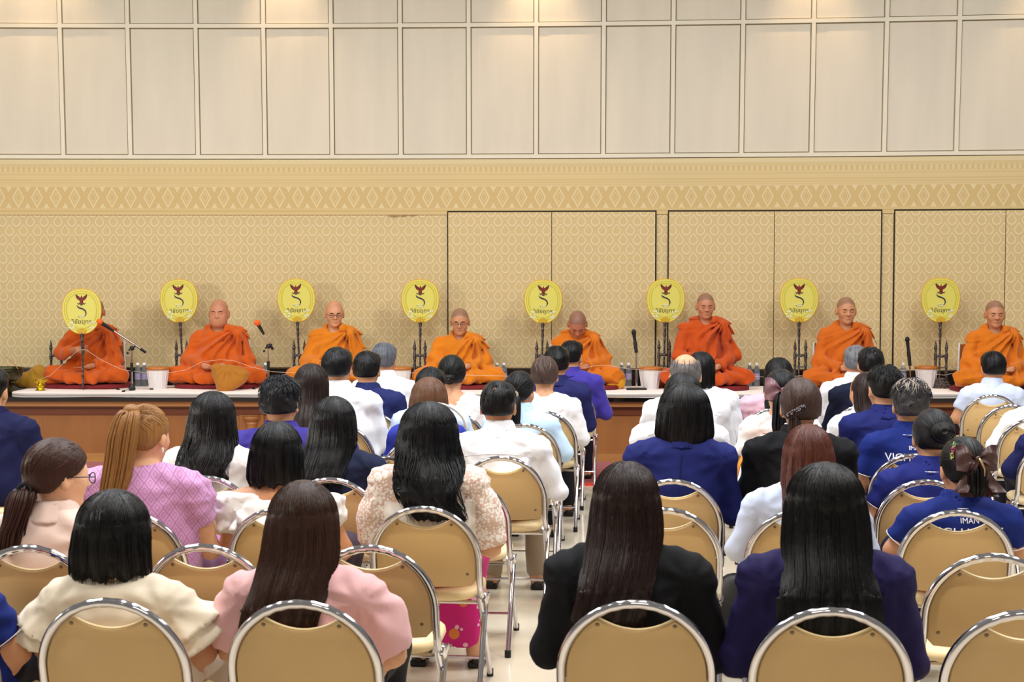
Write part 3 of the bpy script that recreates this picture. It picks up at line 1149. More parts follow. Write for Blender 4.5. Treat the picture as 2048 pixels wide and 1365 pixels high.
def bottom_sdf(g, kind):
    def f(P):
        if kind == 'skirt':
            Q = P.copy(); Q[:, 0] = np.abs(Q[:, 0])
            d = cap(Q, (.07, -.02, .54), (.10, .37, .53), .105, .085)
            d = smin(d, cap(P, (0, -.02, .54), (0, .38, .535), .10, .08), .06)
            sh = smin(cap(Q, (.10, .39, .52), (.09, .37, .10), .075, .068), cap(P, (0, .39, .52), (0, .37, .10), .08, .07), .06)
            d = smin(d, sh, .05)
            d = smin(d, ell(P, (0, -.02, .545), (.185, .142, .125)), .05)
            d = smax(d, .09 - P[:, 2], .01)
        else:
            d = legs_sdf(P, g, .014)
            d = smin(d, ell(P, (0, -.02, .54), (.182, .140, .12)), .06)
            d = smax(d, .045 - P[:, 2], .008)
        d = d + wr(P, .004, 30, 11)
        return smax(d, P[:, 2] - .60, .01)
    return f

# ------------------------------------------------------------------ hair
def tubes_np(paths, rads, sides=4):
    V = []; Q = []
    for path, rad in zip(paths, rads):
        P = np.asarray(path, float); n = len(P)
        T = np.gradient(P, axis=0); T /= (np.linalg.norm(T, axis=1, keepdims=True) + 1e-9)
        a = np.cross(T, np.array([0.3, 1.0, 0.2])); a /= (np.linalg.norm(a, axis=1, keepdims=True) + 1e-9)
        c = np.cross(T, a)
        an = np.arange(sides) * 2 * math.pi / sides
        R = np.asarray(rad, float)[:, None, None]
        ring = P[:, None, :] + R * (np.cos(an)[None, :, None] * a[:, None, :] + np.sin(an)[None, :, None] * c[:, None, :])
        o = sum(len(v) for v in V)
        V.append(ring.reshape(-1, 3))
        i = np.arange(n - 1)[:, None] * sides; k = np.arange(sides)[None, :]
        q = np.stack([i + k, i + (k + 1) % sides, i + sides + (k + 1) % sides, i + sides + k], -1).reshape(-1, 4) + o
        Q.append(q)
    if not V:
        return np.zeros((0, 3)), np.zeros((0, 4), int)
    return np.concatenate(V), np.concatenate(Q)

def hair_curtain(g, sp, vox, mat, parent, g_near=True):
    """bob or long hair falling from the crown; hair frame origin = top of hair, body-upright"""
    h = sp['hair']
    W = h.get('w', .115); L = h.get('L', .27); wb = h.get('wb', W * .9); dx = h.get('dx', 0.0)
    wave = h.get('wave', 0.0); seed = sp['seed']
    yaw = sp.get('yaw', 0)
    O = np.array([g.hx, g.hy, g.zt], f32)
    back = g.yn - .128 - sp.get('thick', .01) - sp.get('fat', 0) - g.hy      # back of the clothes, in the hair frame
    zs = [-.0, -.02, -.05, -.09, -.14, -.19, -.235]
    WC = max(W * .875, .098)
    ws = [WC * .30, WC * .56, WC * .80, WC * .985, (WC + W) / 2, W * .975, W * .995]
    yb = [-.02, -.075, -.105, -.1235, -.126, -.126, -.120]
    yf = [.02, .06, .085, .094, .075, .05, .045]
    if L > .30:
        zs += [-.30, -.36, -L - .02]
        ws += [W * .985, (W * .97 + wb) / 2, wb]
        yb[-2] = -.134; yb[-1] = -.148
        yb += [min(-.16, (back - .034) * .6 - .064), back - .034, back - .034]
        yf += [.015, back + .03, back + .025]
    else:
        zs += [-L - .02]
        ws += [wb]
        yb += [-.108]
        yf += [.035]
    zs = np.array(zs[::-1]); ws = np.array(ws[::-1]); yb = np.array(yb[::-1]); yf = np.array(yf[::-1])
    Rw = rotm(yaw)
    ph = np.random.RandomState(seed).rand(6) * 6
    def prof(z):
        return np.interp(z, zs, ws), np.interp(z, zs, yb), np.interp(z, zs, yf)
    def xoff(z):
        return dx * np.clip((-z - .2) / max(L - .2, .05), 0, 1) ** 1.3 + wave * .5 * np.sin(z * 26 + ph[3]) * np.clip((-z - .15) * 5, 0, 1)
    def f(P):
        Q = (P - O) @ Rw
        x, y, z = Q[:, 0] - xoff(Q[:, 2]), Q[:, 1], Q[:, 2]
        w_, b_, f_ = prof(z)
        yc = (b_ + f_) / 2; dy = (f_ - b_) / 2
        th = np.arctan2(x / w_, -(y - yc) / dy)
        if wave:
            w_ = w_ + wave * np.sin(z * 34 + ph[0] + 2.5 * np.sin(th * 2)) * np.clip((-z - .16) * 6, 0, 1)
        q = np.sqrt((x / w_) ** 2 + ((y - yc) / dy) ** 2)
        d = (q - 1) * np.minimum(w_, dy) * .9
        d = np.maximum(d, z + .10)
        cr = ell(Q, (0, -.014, -.112), (WC, .1115, .108))
        d = smin(d, cr, .008)
        gr = np.clip((-z - .05) * 9, 0, 1)
        d = d + gr * (.0018 * np.sin(th * 17 + 1.6 * np.sin(z * 11 + ph[1])) + .0012 * np.sin(th * 41 + 2 * np.sin(z * 9 + ph[2])))
        part = h.get('part', None)
        if part is not None:
            d = d + .006 * np.exp(-((Q[:, 0] - part) / .006) ** 2) * (Q[:, 1] > -.09) * (z > -.08)
        zb = -L + .010 * np.sin(th * 9 + ph[4]) + .006 * np.sin(th * 23 + ph[5]) + h.get('curve', .0) * (th / 1.4) ** 2
        d = smax(d, zb - z, .012)
        # face opening
        yl = np.interp(z, [-.30, -.16, -.085, -.05], [.035, .045, .060, .14])
        inner = np.maximum(np.abs(x) - .066, -(y - .01))
        face = np.maximum(np.maximum(inner, z + .062), -z - .26)
        d = smax(d, -face, .008)
        return smax(d, y - yl - .03, .01)
    paths = []; rads = []
    r = np.random.RandomState(seed + 5)
    nl = int(h.get('locks', 90) * (2.0 if g_near == 2 else (1.1 if g_near else .5)))
    for i in range(nl):
        th = r.uniform(-1.75, 1.75)
        Lz = L * (1 + r.uniform(-.02, .035)) + abs(r.normal()) * .008
        Lz -= h.get('curve', 0) * (th / 1.4) ** 2
        ph0 = r.uniform(.12, .9)
        phs = np.linspace(ph0, 1.5, 6)
        k0 = 1.0 + r.uniform(-.006, .006)
        th0 = th + r.normal() * .10 * np.linspace(1, 0, 6)
        top_ = np.stack([WC * np.sin(phs) * np.sin(th0) * k0, -.014 - .1115 * np.sin(phs) * np.cos(th0) * k0, -.112 + .108 * np.cos(phs) * k0], 1)
        n2 = 12
        z = np.linspace(-.125, -Lz, n2)
        w_, b_, f_ = prof(z)
        yc = (b_ + f_) / 2; dy = (f_ - b_) / 2
        k = k0 + np.linspace(0, r.uniform(-.008, .022), n2)
        tw = th + np.linspace(0, r.normal() * .05, n2)
        x = w_ * np.sin(tw) * k + xoff(z)
        if wave:
            x = x + wave * 1.1 * np.sin(z * (30 + r.rand() * 8) + ph[0] + 2.5 * np.sin(th * 2)) * np.clip((-z - .14) * 6, 0, 1)
        y = yc - dy * np.cos(tw) * k
        p = np.concatenate([top_, np.stack([x, y, z], 1)]) @ Rw.T + O
        paths.append(p)
        rr = r.uniform(.0010, .0021)
        rads.append(rr * np.array([.2, .5, .7, .8, .9, 1] + [1] * 7 + [.9, .75, .55, .35, .1]))
    ex = tubes_np(paths, rads, 3)
    mw = max(W, wb) + .06 + abs(dx)
    return sdf_obj('hair', f, (O[0] - mw, O[1] - .30, g.zt - L - .05), (O[0] + mw, O[1] + .17, g.zt + .03), vox, mat, parent, ex)

def hair_cap(g, sp, vox, mat, parent):
    """close hair on the skull: short cuts, pulled-back hair under a tail, bun or twist, fringe round a bald crown"""
    h = sp['hair']; t = h['t']; seed = sp['seed']
    vol = h.get('vol', .014)
    rough = h.get('tex', .003)
    pulled = t in ('tail', 'bun', 'updo')
    nape = h.get('nape', -.175 if pulled else -.168)
    def f(P):
        Q = to_head(P, g)
        x, y, z = np.abs(Q[:, 0]), Q[:, 1], Q[:, 2]
        d = smin(ell(Q, (0, -.014, -.090), (.077 + vol * .8, .097 + vol, .090 + vol)), ell(Q, (0, -.028, -.135), (.064 + vol * .7, .066 + vol * .9, .065)), .03)
        if t == 'short':
            d = smin(d, ell(Q, (h.get('lx', 0), .02, -.035), (.066 + vol, .075, .030 + vol)), .02)
        th = np.arctan2(Q[:, 0], -Q[:, 1] - .01)
        if pulled:
            d = d + .0016 * np.sin(th * 34 + z * 60)
        else:
            d = d + wr(Q, rough, 70, seed) + wr(Q, rough * .6, 150, seed + 3)
        # hairline: nape, round the ears, forehead
        zl = np.interp(y, [-.12, -.045, -.02, .018, .05, .09], [nape, nape + .012, -.105, -.098, -.085, -.040])
        if pulled:
            zl = np.interp(y, [-.12, -.05, -.02, .03, .06, .09], [nape, nape + .005, -.13, -.105, -.08, -.040])
        d = smax(d, zl - z, .010)
        if t == 'fringe':
            d = smax(d, -ell(Q, (0, -.012, -.008), (.064, .118, .088)), .02)
        if h.get('hole'):
            d = smax(d, -ell(Q, h['hole'], (.011, .018, .013)), .014)
        return d
    paths = []; rads = []
    r = np.random.RandomState(seed + 9)
    # fine strands lying on the cap
    near = sp.get('dist', 9) < 7.2
    def skull(th, ph, k=1.0):
        return np.array([(.077 + vol * .8) * math.sin(ph) * math.sin(th), -.014 - (.097 + vol) * math.sin(ph) * math.cos(th), -.090 + (.090 + vol) * math.cos(ph)]) * 1.0
    for i in range(110 if near else 55):
        th = r.uniform(-2.6, 2.6)
        zl_ = np.interp(abs(th), [0, 1.0, 1.5, 2.2, 2.7], [-.135, -.12, -.085, -.06, -.035])
        pe = math.acos(np.clip((zl_ + .09) / (.09 + vol), -1, 1))
        if t == 'fringe':
            p0 = .95
        else:
            p0 = r.uniform(.15, .7)
        if pe <= p0 + .1:
            continue
        if pulled:
            rt = np.array(h.get('root', (0, -.11, -.12))) - np.array([0, -.014, -.09])
            tr = math.atan2(rt[0], -rt[1]); pr_ = math.acos(np.clip(rt[2] / np.linalg.norm(rt), -1, 1))
            a0 = skull(th, r.uniform(.5, pe)); b0 = skull(tr, pr_)
            c0 = np.array([0, -.014, -.09]); rad_ = np.array([.077 + vol * .8, .097 + vol, .09 + vol])
            pts = []
            for k in range(8):
                u = k / 7 * .92
                q = ((a0 - c0) * (1 - u) + (b0 - c0) * u) / rad_
                q = q / max(np.linalg.norm(q), .2)
                pts.append(c0 + q * rad_ * 1.003)
        else:
            tw = r.normal() * .12
            pts = [skull(th + tw * k / 7, p0 + (pe - p0) * k / 7) * (1.0) for k in range(8)]
            pts = [np.array([0, -.014, -.09]) + (q - np.array([0, -.014, -.09])) * (1.0 + r.uniform(-.006, .014)) for q in pts]
        p = (np.array(pts) * g.hs + g.top - g.piv) @ g.R.T + g.piv
        paths.append(p); rads.append((.0013 if near else .0017) * np.array([.2, .8, 1, 1, 1, .9, .6, .1]))
    if t == 'short' and h.get('locks', 0):
        for i in range(h['locks'] * 2):
            th = r.uniform(-2.4, 2.4)
            ph0 = r.uniform(.15, 1.15)
            L = r.uniform(.03, .06)
            pts = []
            for k in range(7):
                u = ph0 + k / 6 * L / .1
                rad = 1.0 + .05 * math.sin(k / 6 * math.pi) * r.uniform(.3, 1)
                pts.append((( .078 + vol) * math.sin(u) * math.sin(th + .12 * k * r.normal() * .2) * rad,
                            -.014 - (.098 + vol) * math.sin(u) * math.cos(th) * rad,
                            -.088 + (.092 + vol) * math.cos(u) * rad))
            p = (np.array(pts) * g.hs + g.top - g.piv) @ g.R.T + g.piv
            paths.append(p); rads.append(.0022 * np.array([.3, .6, .9, 1, 1, .8, .5, .1])[:len(p)] if len(p) == 8 else .0022 * np.array([.4, .9, 1, 1, .8, .5, .15]))
    ex = tubes_np(paths, rads, 3)
    o = g.piv + g.R @ (g.top - g.piv)
    sp['hl_paths'] = []
    if h.get('hl'):
        for i in range(60):
            th = r.uniform(-1.5, 1.5); p0 = r.uniform(.25, .8); L_ = r.uniform(.35, .6)
            tw = r.normal() * .35
            pts = [np.array([0, -.014, -.09]) + (skull(th + tw * k / 6, p0 + L_ * k / 6) - np.array([0, -.014, -.09])) * (1.03 + .05 * math.sin(k / 6 * math.pi)) for k in range(7)]
            sp['hl_paths'].append((np.array(pts) * g.hs + g.top - g.piv) @ g.R.T + g.piv)
    return sdf_obj('hair', f, o - np.array([.14, .17, .27]), o + np.array([.14, .16, .06]), vox, mat, parent, ex)

def hpt(g, p):
    """head frame point -> person frame"""
    return (np.array(p, float) * g.hs + g.top - g.piv) @ g.R.T + g.piv

def hair_tail(g, sp, mat, parent):
    h = sp['hair']; seed = sp['seed']
    r = np.random.RandomState(seed + 2)
    root = hpt(g, h.get('root', (0, -.105, -.12)))
    L = h.get('L', .25); R = h.get('r', .035); dx = h.get('dx', 0.0)
    out = h.get('out', .05)
    paths = []; rads = []
    nl = int(h.get('locks', 60) * 1.6)
    lift = h.get('lift', .02)
    def spine(u):
        x = root[0] + dx * u ** 1.4
        y = root[1] - out * math.sin(min(u * 2.6, math.pi / 2)) - .01 * u
        z = root[2] + lift * math.sin(min(u * 6, math.pi)) - L * max(0, u - .06)
        return np.array([x, y, z])
    for i in range(nl):
        a = r.uniform(0, 2 * math.pi); q = math.sqrt(r.uniform(0, 1))
        end = 1.0 + r.uniform(-.12, .05)
        pts = []; rr = []
        for k in range(15):
            u = k / 14 * end
            c = spine(u)
            rad = R * np.interp(u, [0, .1, .35, .75, 1.1], [.30, .75, 1.0, .95, h.get('tip', .45)]) * q
            wob = h.get('wave', 0) * math.sin(u * 9 + a)
            pts.append(c + np.array([math.cos(a) * rad + wob, math.sin(a) * rad * .7, 0]))
            rr.append(.0040 * np.interp(u, [0, .2, .8, 1.05], [.7, 1.15, 1.0, .15]))
        paths.append(np.array(pts)); rads.append(rr)
    V, Q = tubes_np(paths, rads, 4)
    return obj('hair_tail', mesh_np('hair_tail', V, Q), mat, parent)

# ------------------------------------------------------------------ assembling an audience member
def surf_y(f, x, z, y0=-.6, n=40):
    """march forward (+y) on to the garment from behind"""
    y = np.full(len(x), y0, f32)
    for _ in range(n):
        P = np.stack([x, y, z], 1).astype(f32)
        y = y + np.clip(f(P), -.02, .05) * .8
    return y

SKIN_T = (206, 150, 112)
PEOPLE = []
def audience(sp):
    ch = CHAIRS[sp['chair']]
    cx, cy, a = ch
    lean = sp.get('lean', 0.0)
    # head position from the photograph: depth of the chair's row, height of the crown
    Yh = cy + (-.02 + lean)
    wp = at_y(sp['px'], sp['top'], Yh)
    lx = (wp[0] - cx) * math.cos(a) + (wp[1] - cy) * math.sin(a)
    sp['zt'] = float(np.clip(wp[2], 1.0, 1.34))
    shift = 0.0
    if abs(lx) > .07:
        shift = lx - math.copysign(.07, lx)
    sp['hx'] = float(lx - shift)
    sp['seed'] = len(PEOPLE) * 13 + 5
    dist = cy
    sp['dist'] = dist
    vox = .0088 if dist < 5.4 else (.011 if dist < 7.4 else .0135)
    g = seated(sp)
    root = empty('person', (cx + shift * math.cos(a), cy + shift * math.sin(a), 0), a)
    tag(root, sp['label'], 'person', 'seated audience')
    PEOPLE.append(root)
    sk = skin_mat(sp.get('skin', SKIN_T))
    bf = body_sdf(g)
    m = g.sw + .17
    lo = (-m, -.36, 0.0); hi = (m, .60, g.zt + .05)
    hv_ = {.0088: .0095, .011: .0118, .0135: .0142}[vox]
    sdf_obj('body', bf, lo, hi, .0215, sk, root, fine=((g.hx - .10, g.hx + .10, hv_), (g.hy - .11, g.hy + .12, hv_ * 1.15), (g.zn - .02, g.zt + .05, hv_)))
    tf = top_sdf(g, sp)
    topm = sp.get('topmat') or cloth_mat(sp['top_c'], sp.get('trough', .75))
    tname = 'jacket' if sp.get('jacket') else sp.get('tname', 'blouse')
    top = sdf_obj(tname, tf, (-m - .04, -.36, .42), (m + .04, .45, g.zn + .10), vox * 1.12, topm, root)
    if sp.get('collar'):
        c = sp['collar']
        sdf_obj('collar', collar_sdf(g, *c.get('a', (.045, .30, .062))), (-.2, g.yn - .17, g.zn - .05), (.2, g.yn + .17, g.zn + .09), .0085 if dist < 5.4 else .0105,
                cloth_mat(c.get('c', sp.get('top_c'))), top)
    sdf_obj(sp.get('bname', 'trousers' if sp.get('bot', 'pants') == 'pants' else 'skirt'), bottom_sdf(g, sp.get('bot', 'pants')), (-.34, -.26, .05), (.34, .58, .66), .0215, sp.get('botmat') or cloth_mat(sp.get('bot_c', (34, 34, 40))), root)
    for s in (-1, 1):
        shoe = MB()
        shoe.ball((s * .127, .43, .038), (.045, .125, .038), 14, 8)
        shoe.box((s * .127 - .036, .325, 0), (s * .127 + .036, .40, .03), .006)
        shoe.build('shoe', plain('black_shoe', (22, 21, 24), 0.4), root)
    h = sp['hair']
    hm = hair_mat(h['c'], h.get('rough', .34))
    hv = .0084 if dist < 5.4 else (.0105 if dist < 7.4 else .0135)
    hr = None
    if h['t'] == 'curtain':
        hr = hair_curtain(g, sp, hv, hm, root, 2 if dist < 4.9 else (1 if dist < 7 else 0))
    elif h['t'] != 'none':
        hr = hair_cap(g, sp, hv, hm, root)
        if h['t'] == 'tail':
            hair_tail(g, sp, hm, hr)
        if h['t'] in ('bun', 'updo'):
            pass
    if sp.get('hl_paths'):
        V, Q = tubes_np(sp['hl_paths'], [.0022 * np.array([.2, .8, 1, 1, .9, .6, .1])] * len(sp['hl_paths']), 4)
        obj('hair_highlight', mesh_np('hair_highlight', V, Q), hair_mat(h['hl']), hr)
    sp['g'] = g; sp['root'] = root; sp['tf'] = tf; sp['topobj'] = top; sp['hairobj'] = hr; sp['hm'] = hm
    return sp
# ================================================================== chairs of the audience (pixel of the crown, row by row)
CH_LIST = [
    # nearest row
    ('r0a', -174, 1197, 'tan folding chair of the person in a navy polo cut off at the left edge'),
    ('r0b', 213, 1197, 'tan folding chair of the woman in a cream blouse, nearest row'),
    ('r0c', 600, 1200, 'tan folding chair of the woman in a pale pink blouse, nearest row'),
    ('r0d', 1272, 1200, 'tan folding chair of the woman in a black jacket, nearest row'),
    ('r0e', 1666, 1215, 'tan folding chair of the woman with very long black hair, nearest row'),
    ('r0f', 2058, 1220, 'empty tan folding chair in the bottom right corner, nearest row'),
    ('r1a', 57, 1090, 'tan folding chair of the woman with a low ponytail and glasses'),
    ('r1b', 405, 1088, 'empty tan folding chair behind the lavender dressed woman'),
    ('r1c', 740, 1090, 'empty tan folding chair directly behind the woman in white lace'),
    ('r1d', 1305, 1098, 'empty tan folding chair, lowest of three in line, right block'),
    ('r1f', 1990, 1107, 'empty tan folding chair behind the polo woman with a brown bow'),
    ('r2a', 253, 1022, 'tan folding chair of the woman with a high blonde ponytail'),
    ('r2b', 560, 1015, 'tan folding chair of the woman in a white frilled blouse with black bob'),
    ('r2c', 847, 1012, 'tan folding chair of the woman in white lace with long black hair'),
    ('r2d', 1331, 1015, 'empty tan folding chair, middle of three in line behind the blue suited woman'),
    ('r2e', 1607, 1018, 'tan folding chair of the woman in a pale blue shirt with auburn hair'),
    ('r2f', 1917, 1020, 'tan folding chair of the polo woman wearing a brown hair bow'),
    ('r3a', 410, 951, 'tan folding chair of the woman in white with wavy black hair'),
    ('r3b', 660, 955, 'tan folding chair of the woman in a dark navy shirt with long black hair'),
    ('r3c', 920, 955, 'empty tan folding chair between the lace blouse and the white shirted man'),
    ('r3d', 1347, 958, 'tan folding chair of the woman in a blue suit with black bob'),
    ('r3e', 1602, 956, 'tan folding chair of the woman in a black jacket with jewelled hair clip'),
    ('r3f', 1855, 959, 'tan folding chair of the polo woman with a black bun'),
    ('r4a', 551, 912, 'tan folding chair of the man in a violet blue suit with tousled hair'),
    ('r4b', 777, 912, 'empty tan folding chair beside the dark navy shirt'),
    ('r4c', 1003, 912, 'tan folding chair of the man in a white shirt at the aisle'),
    ('r4d', 1348, 912, 'tan folding chair of the white shirted person hidden behind the blue suited woman'),
    ('r4e', 1590, 912, 'tan folding chair of the white shirted person hidden behind the jewelled hair clip'),
    ('r4f', 1830, 907, 'tan folding chair of the polo wearer with grey streaked wavy hair'),
    ('r5a', 620, 877, 'tan folding chair of the woman with long dark brown hair'),
    ('r5b', 839, 877, 'tan folding chair of the woman in royal blue with a light brown bob'),
    ('r5c', 1030, 877, 'empty tan folding chair in front of the white shirted man at the aisle'),
    ('r5e', 1560, 877, 'tan folding chair with an orange sash hanging over its left side'),
    ('r5f', 1787, 878, 'tan folding chair of the man in a navy suit before the wavy haired polo wearer'),
    ('r6a', 675, 847, 'tan folding chair of the tall man in a white jacket'),
    ('r6b', 859, 847, 'tan folding chair of the person in pale blue behind the light brown bob'),
    ('r6c', 1048, 847, 'tan folding chair of the woman in light blue with a black ponytail'),
    ('r6d', 1378, 847, 'tan folding chair of the balding man in a white shirt'),
    ('r7a', 735, 821, 'tan folding chair of the man in a navy shirt with cropped hair'),
    ('r7b', 905, 823, 'tan folding chair of the woman in white with short black hair'),
    ('r7c', 1087, 822, 'tan folding chair of the woman in white knit with a brown hair twist'),
    ('r7d', 1400, 818, 'tan folding chair of the black haired person in front of the balding man'),
    ('r8a', 775, 799, 'tan folding chair of the grey haired man in a white shirt, left block'),
    ('r8b', 1105, 799, 'tan folding chair of the man in a dark navy suit at the aisle'),
    ('r9b', 1135, 779, 'tan folding chair of the man in a violet suit nearest the stage'),
    ('lf', -70, 880, 'tan folding chair turned sideways at the left edge'),
]
CH_TUFT = [
    ('r6f', 1735, 845, 'tufted folding chair of the white shirted woman with long hair beside the navy suit'),
    ('r7e', 1550, 816, 'tufted folding chair of the woman in a pink puff sleeve blouse'),
    ('r7f', 1728, 809, 'tufted folding chair of the man in a black suit'),
    ('r8f', 1712, 793, 'tufted folding chair of the grey haired man in white, right block'),
    ('rt1', 1985, 789, 'tufted folding chair of the person in a light blue shirt near the right edge'),
    ('rt2', 2024, 809, 'tufted folding chair, empty, second from the stage at the right edge'),
    ('rt3', 2070, 836, 'tufted folding chair of the white sleeved person at the right edge'),
    ('rt4', 2123, 877, 'tufted folding chair of the navy suited person at the right edge'),
]
for k, cx_, ty_, lab in CH_LIST:
    place_chair(k, cx_, ty_, lab, yaw=(-6.0 if k != 'lf' else -80.0))
for k, cx_, ty_, lab in CH_TUFT:
    place_chair(k, cx_, ty_, lab, yaw=-6.0, tufted=True)
# the person at the left edge sits on that chair but looks at the stage
CHAIRS['lf_person'] = (CHAIRS['lf'][0], CHAIRS['lf'][1], math.radians(-4))

# ------------------------------------------------------------------ special fabrics
def lace_mat():
    m, nt, b = base_mat('white_lace', (236, 230, 226), 0.75, spec=0.2)
    tc = nt.nodes.new('ShaderNodeTexCoord')
    v = nt.nodes.new('ShaderNodeTexVoronoi'); v.inputs['Scale'].default_value = 85
    nt.links.new(tc.outputs['Object'], v.inputs['Vector'])
    n = nt.nodes.new('ShaderNodeTexNoise'); n.inputs['Scale'].default_value = 11; n.inputs['Detail'].default_value = 3
    nt.links.new(tc.outputs['Object'], n.inputs['Vector'])
    sp = nt.nodes.new('ShaderNodeSeparateXYZ'); nt.links.new(tc.outputs['Object'], sp.inputs[0])
    Z = E(nt, sp.outputs[2]); X = E(nt, sp.outputs[0])
    D = E(nt, v.outputs['Distance']); N = E(nt, n.outputs[0])
    flower = (D + (N - 0.5) * 1.1).lt(0.50)
    lining = Z.lt(0.80) * X.abs().lt(0.185)
    k = flower.max(lining)
    mx = nt.nodes.new('ShaderNodeMix'); mx.data_type = 'RGBA'
    mx.inputs[6].default_value = lin((214, 184, 170)); mx.inputs[7].default_value = lin((240, 235, 230))
    nt.links.new(k.s, mx.inputs[0]); nt.links.new(mx.outputs[2], b.inputs['Base Color'])
    bp = nt.nodes.new('ShaderNodeBump'); bp.inputs['Strength'].default_value = .5; bp.inputs['Distance'].default_value = .004
    nt.links.new(k.s, bp.inputs['Height']); nt.links.new(bp.outputs[0], b.inputs['Normal'])
    return m
def brocade_mat():
    m, nt, b = base_mat('lavender_brocade', (196, 142, 190), 0.55, spec=0.35, sheen=.2)
    tc = nt.nodes.new('ShaderNodeTexCoord')
    sp = nt.nodes.new('ShaderNodeSeparateXYZ'); nt.links.new(tc.outputs['Object'], sp.inputs[0])
    X = E(nt, sp.outputs[0]); Y = E(nt, sp.outputs[1]); Z = E(nt, sp.outputs[2])
    U = X + Y * 0.5
    q = ((U / 0.05).frac() - 0.5).abs() * 2 + ((Z / 0.062).frac() - 0.5).abs() * 2
    k = q.band(0.86, 1.06).max(q.band(0.30, 0.42)).max(q.band(1.5, 1.62))
    mx = nt.nodes.new('ShaderNodeMix'); mx.data_type = 'RGBA'
    mx.inputs[6].default_value = lin((204, 150, 200)); mx.inputs[7].default_value = lin((158, 104, 158))
    nt.links.new((k * 0.75).s, mx.inputs[0]); nt.links.new(mx.outputs[2], b.inputs['Base Color'])
    return m
def floral_mat():
    m, nt, b = base_mat('magenta_floral', (190, 30, 110), 0.6, spec=0.3)
    tc = nt.nodes.new('ShaderNodeTexCoord')
    sp = nt.nodes.new('ShaderNodeSeparateXYZ'); nt.links.new(tc.outputs['Object'], sp.inputs[0])
    Z = E(nt, sp.outputs[2])
    v = nt.nodes.new('ShaderNodeTexVoronoi'); v.inputs['Scale'].default_value = 22
    nt.links.new(tc.outputs['Object'], v.inputs['Vector'])
    v2 = nt.nodes.new('ShaderNodeTexVoronoi'); v2.inputs['Scale'].default_value = 9
    nt.links.new(tc.outputs['Object'], v2.inputs['Vector'])
    low = Z.lt(0.40)
    f1 = E(nt, v.outputs['Distance']).lt(0.25) * low
    f2 = E(nt, v2.outputs['Distance']).lt(0.22) * low
    m1 = nt.nodes.new('ShaderNodeMix'); m1.data_type = 'RGBA'
    m1.inputs[6].default_value = lin((206, 36, 128)); m1.inputs[7].default_value = lin((236, 190, 214))
    nt.links.new(f1.s, m1.inputs[0])
    m2 = nt.nodes.new('ShaderNodeMix'); m2.data_type = 'RGBA'
    m2.inputs[7].default_value = lin((224, 130, 66))
    nt.links.new(f2.s, m2.inputs[0]); nt.links.new(m1.outputs[2], m2.inputs[6])
    nt.links.new(m2.outputs[2], b.inputs['Base Color'])
    return m
LACE = lace_mat(); BROC = brocade_mat(); FLOR = floral_mat()

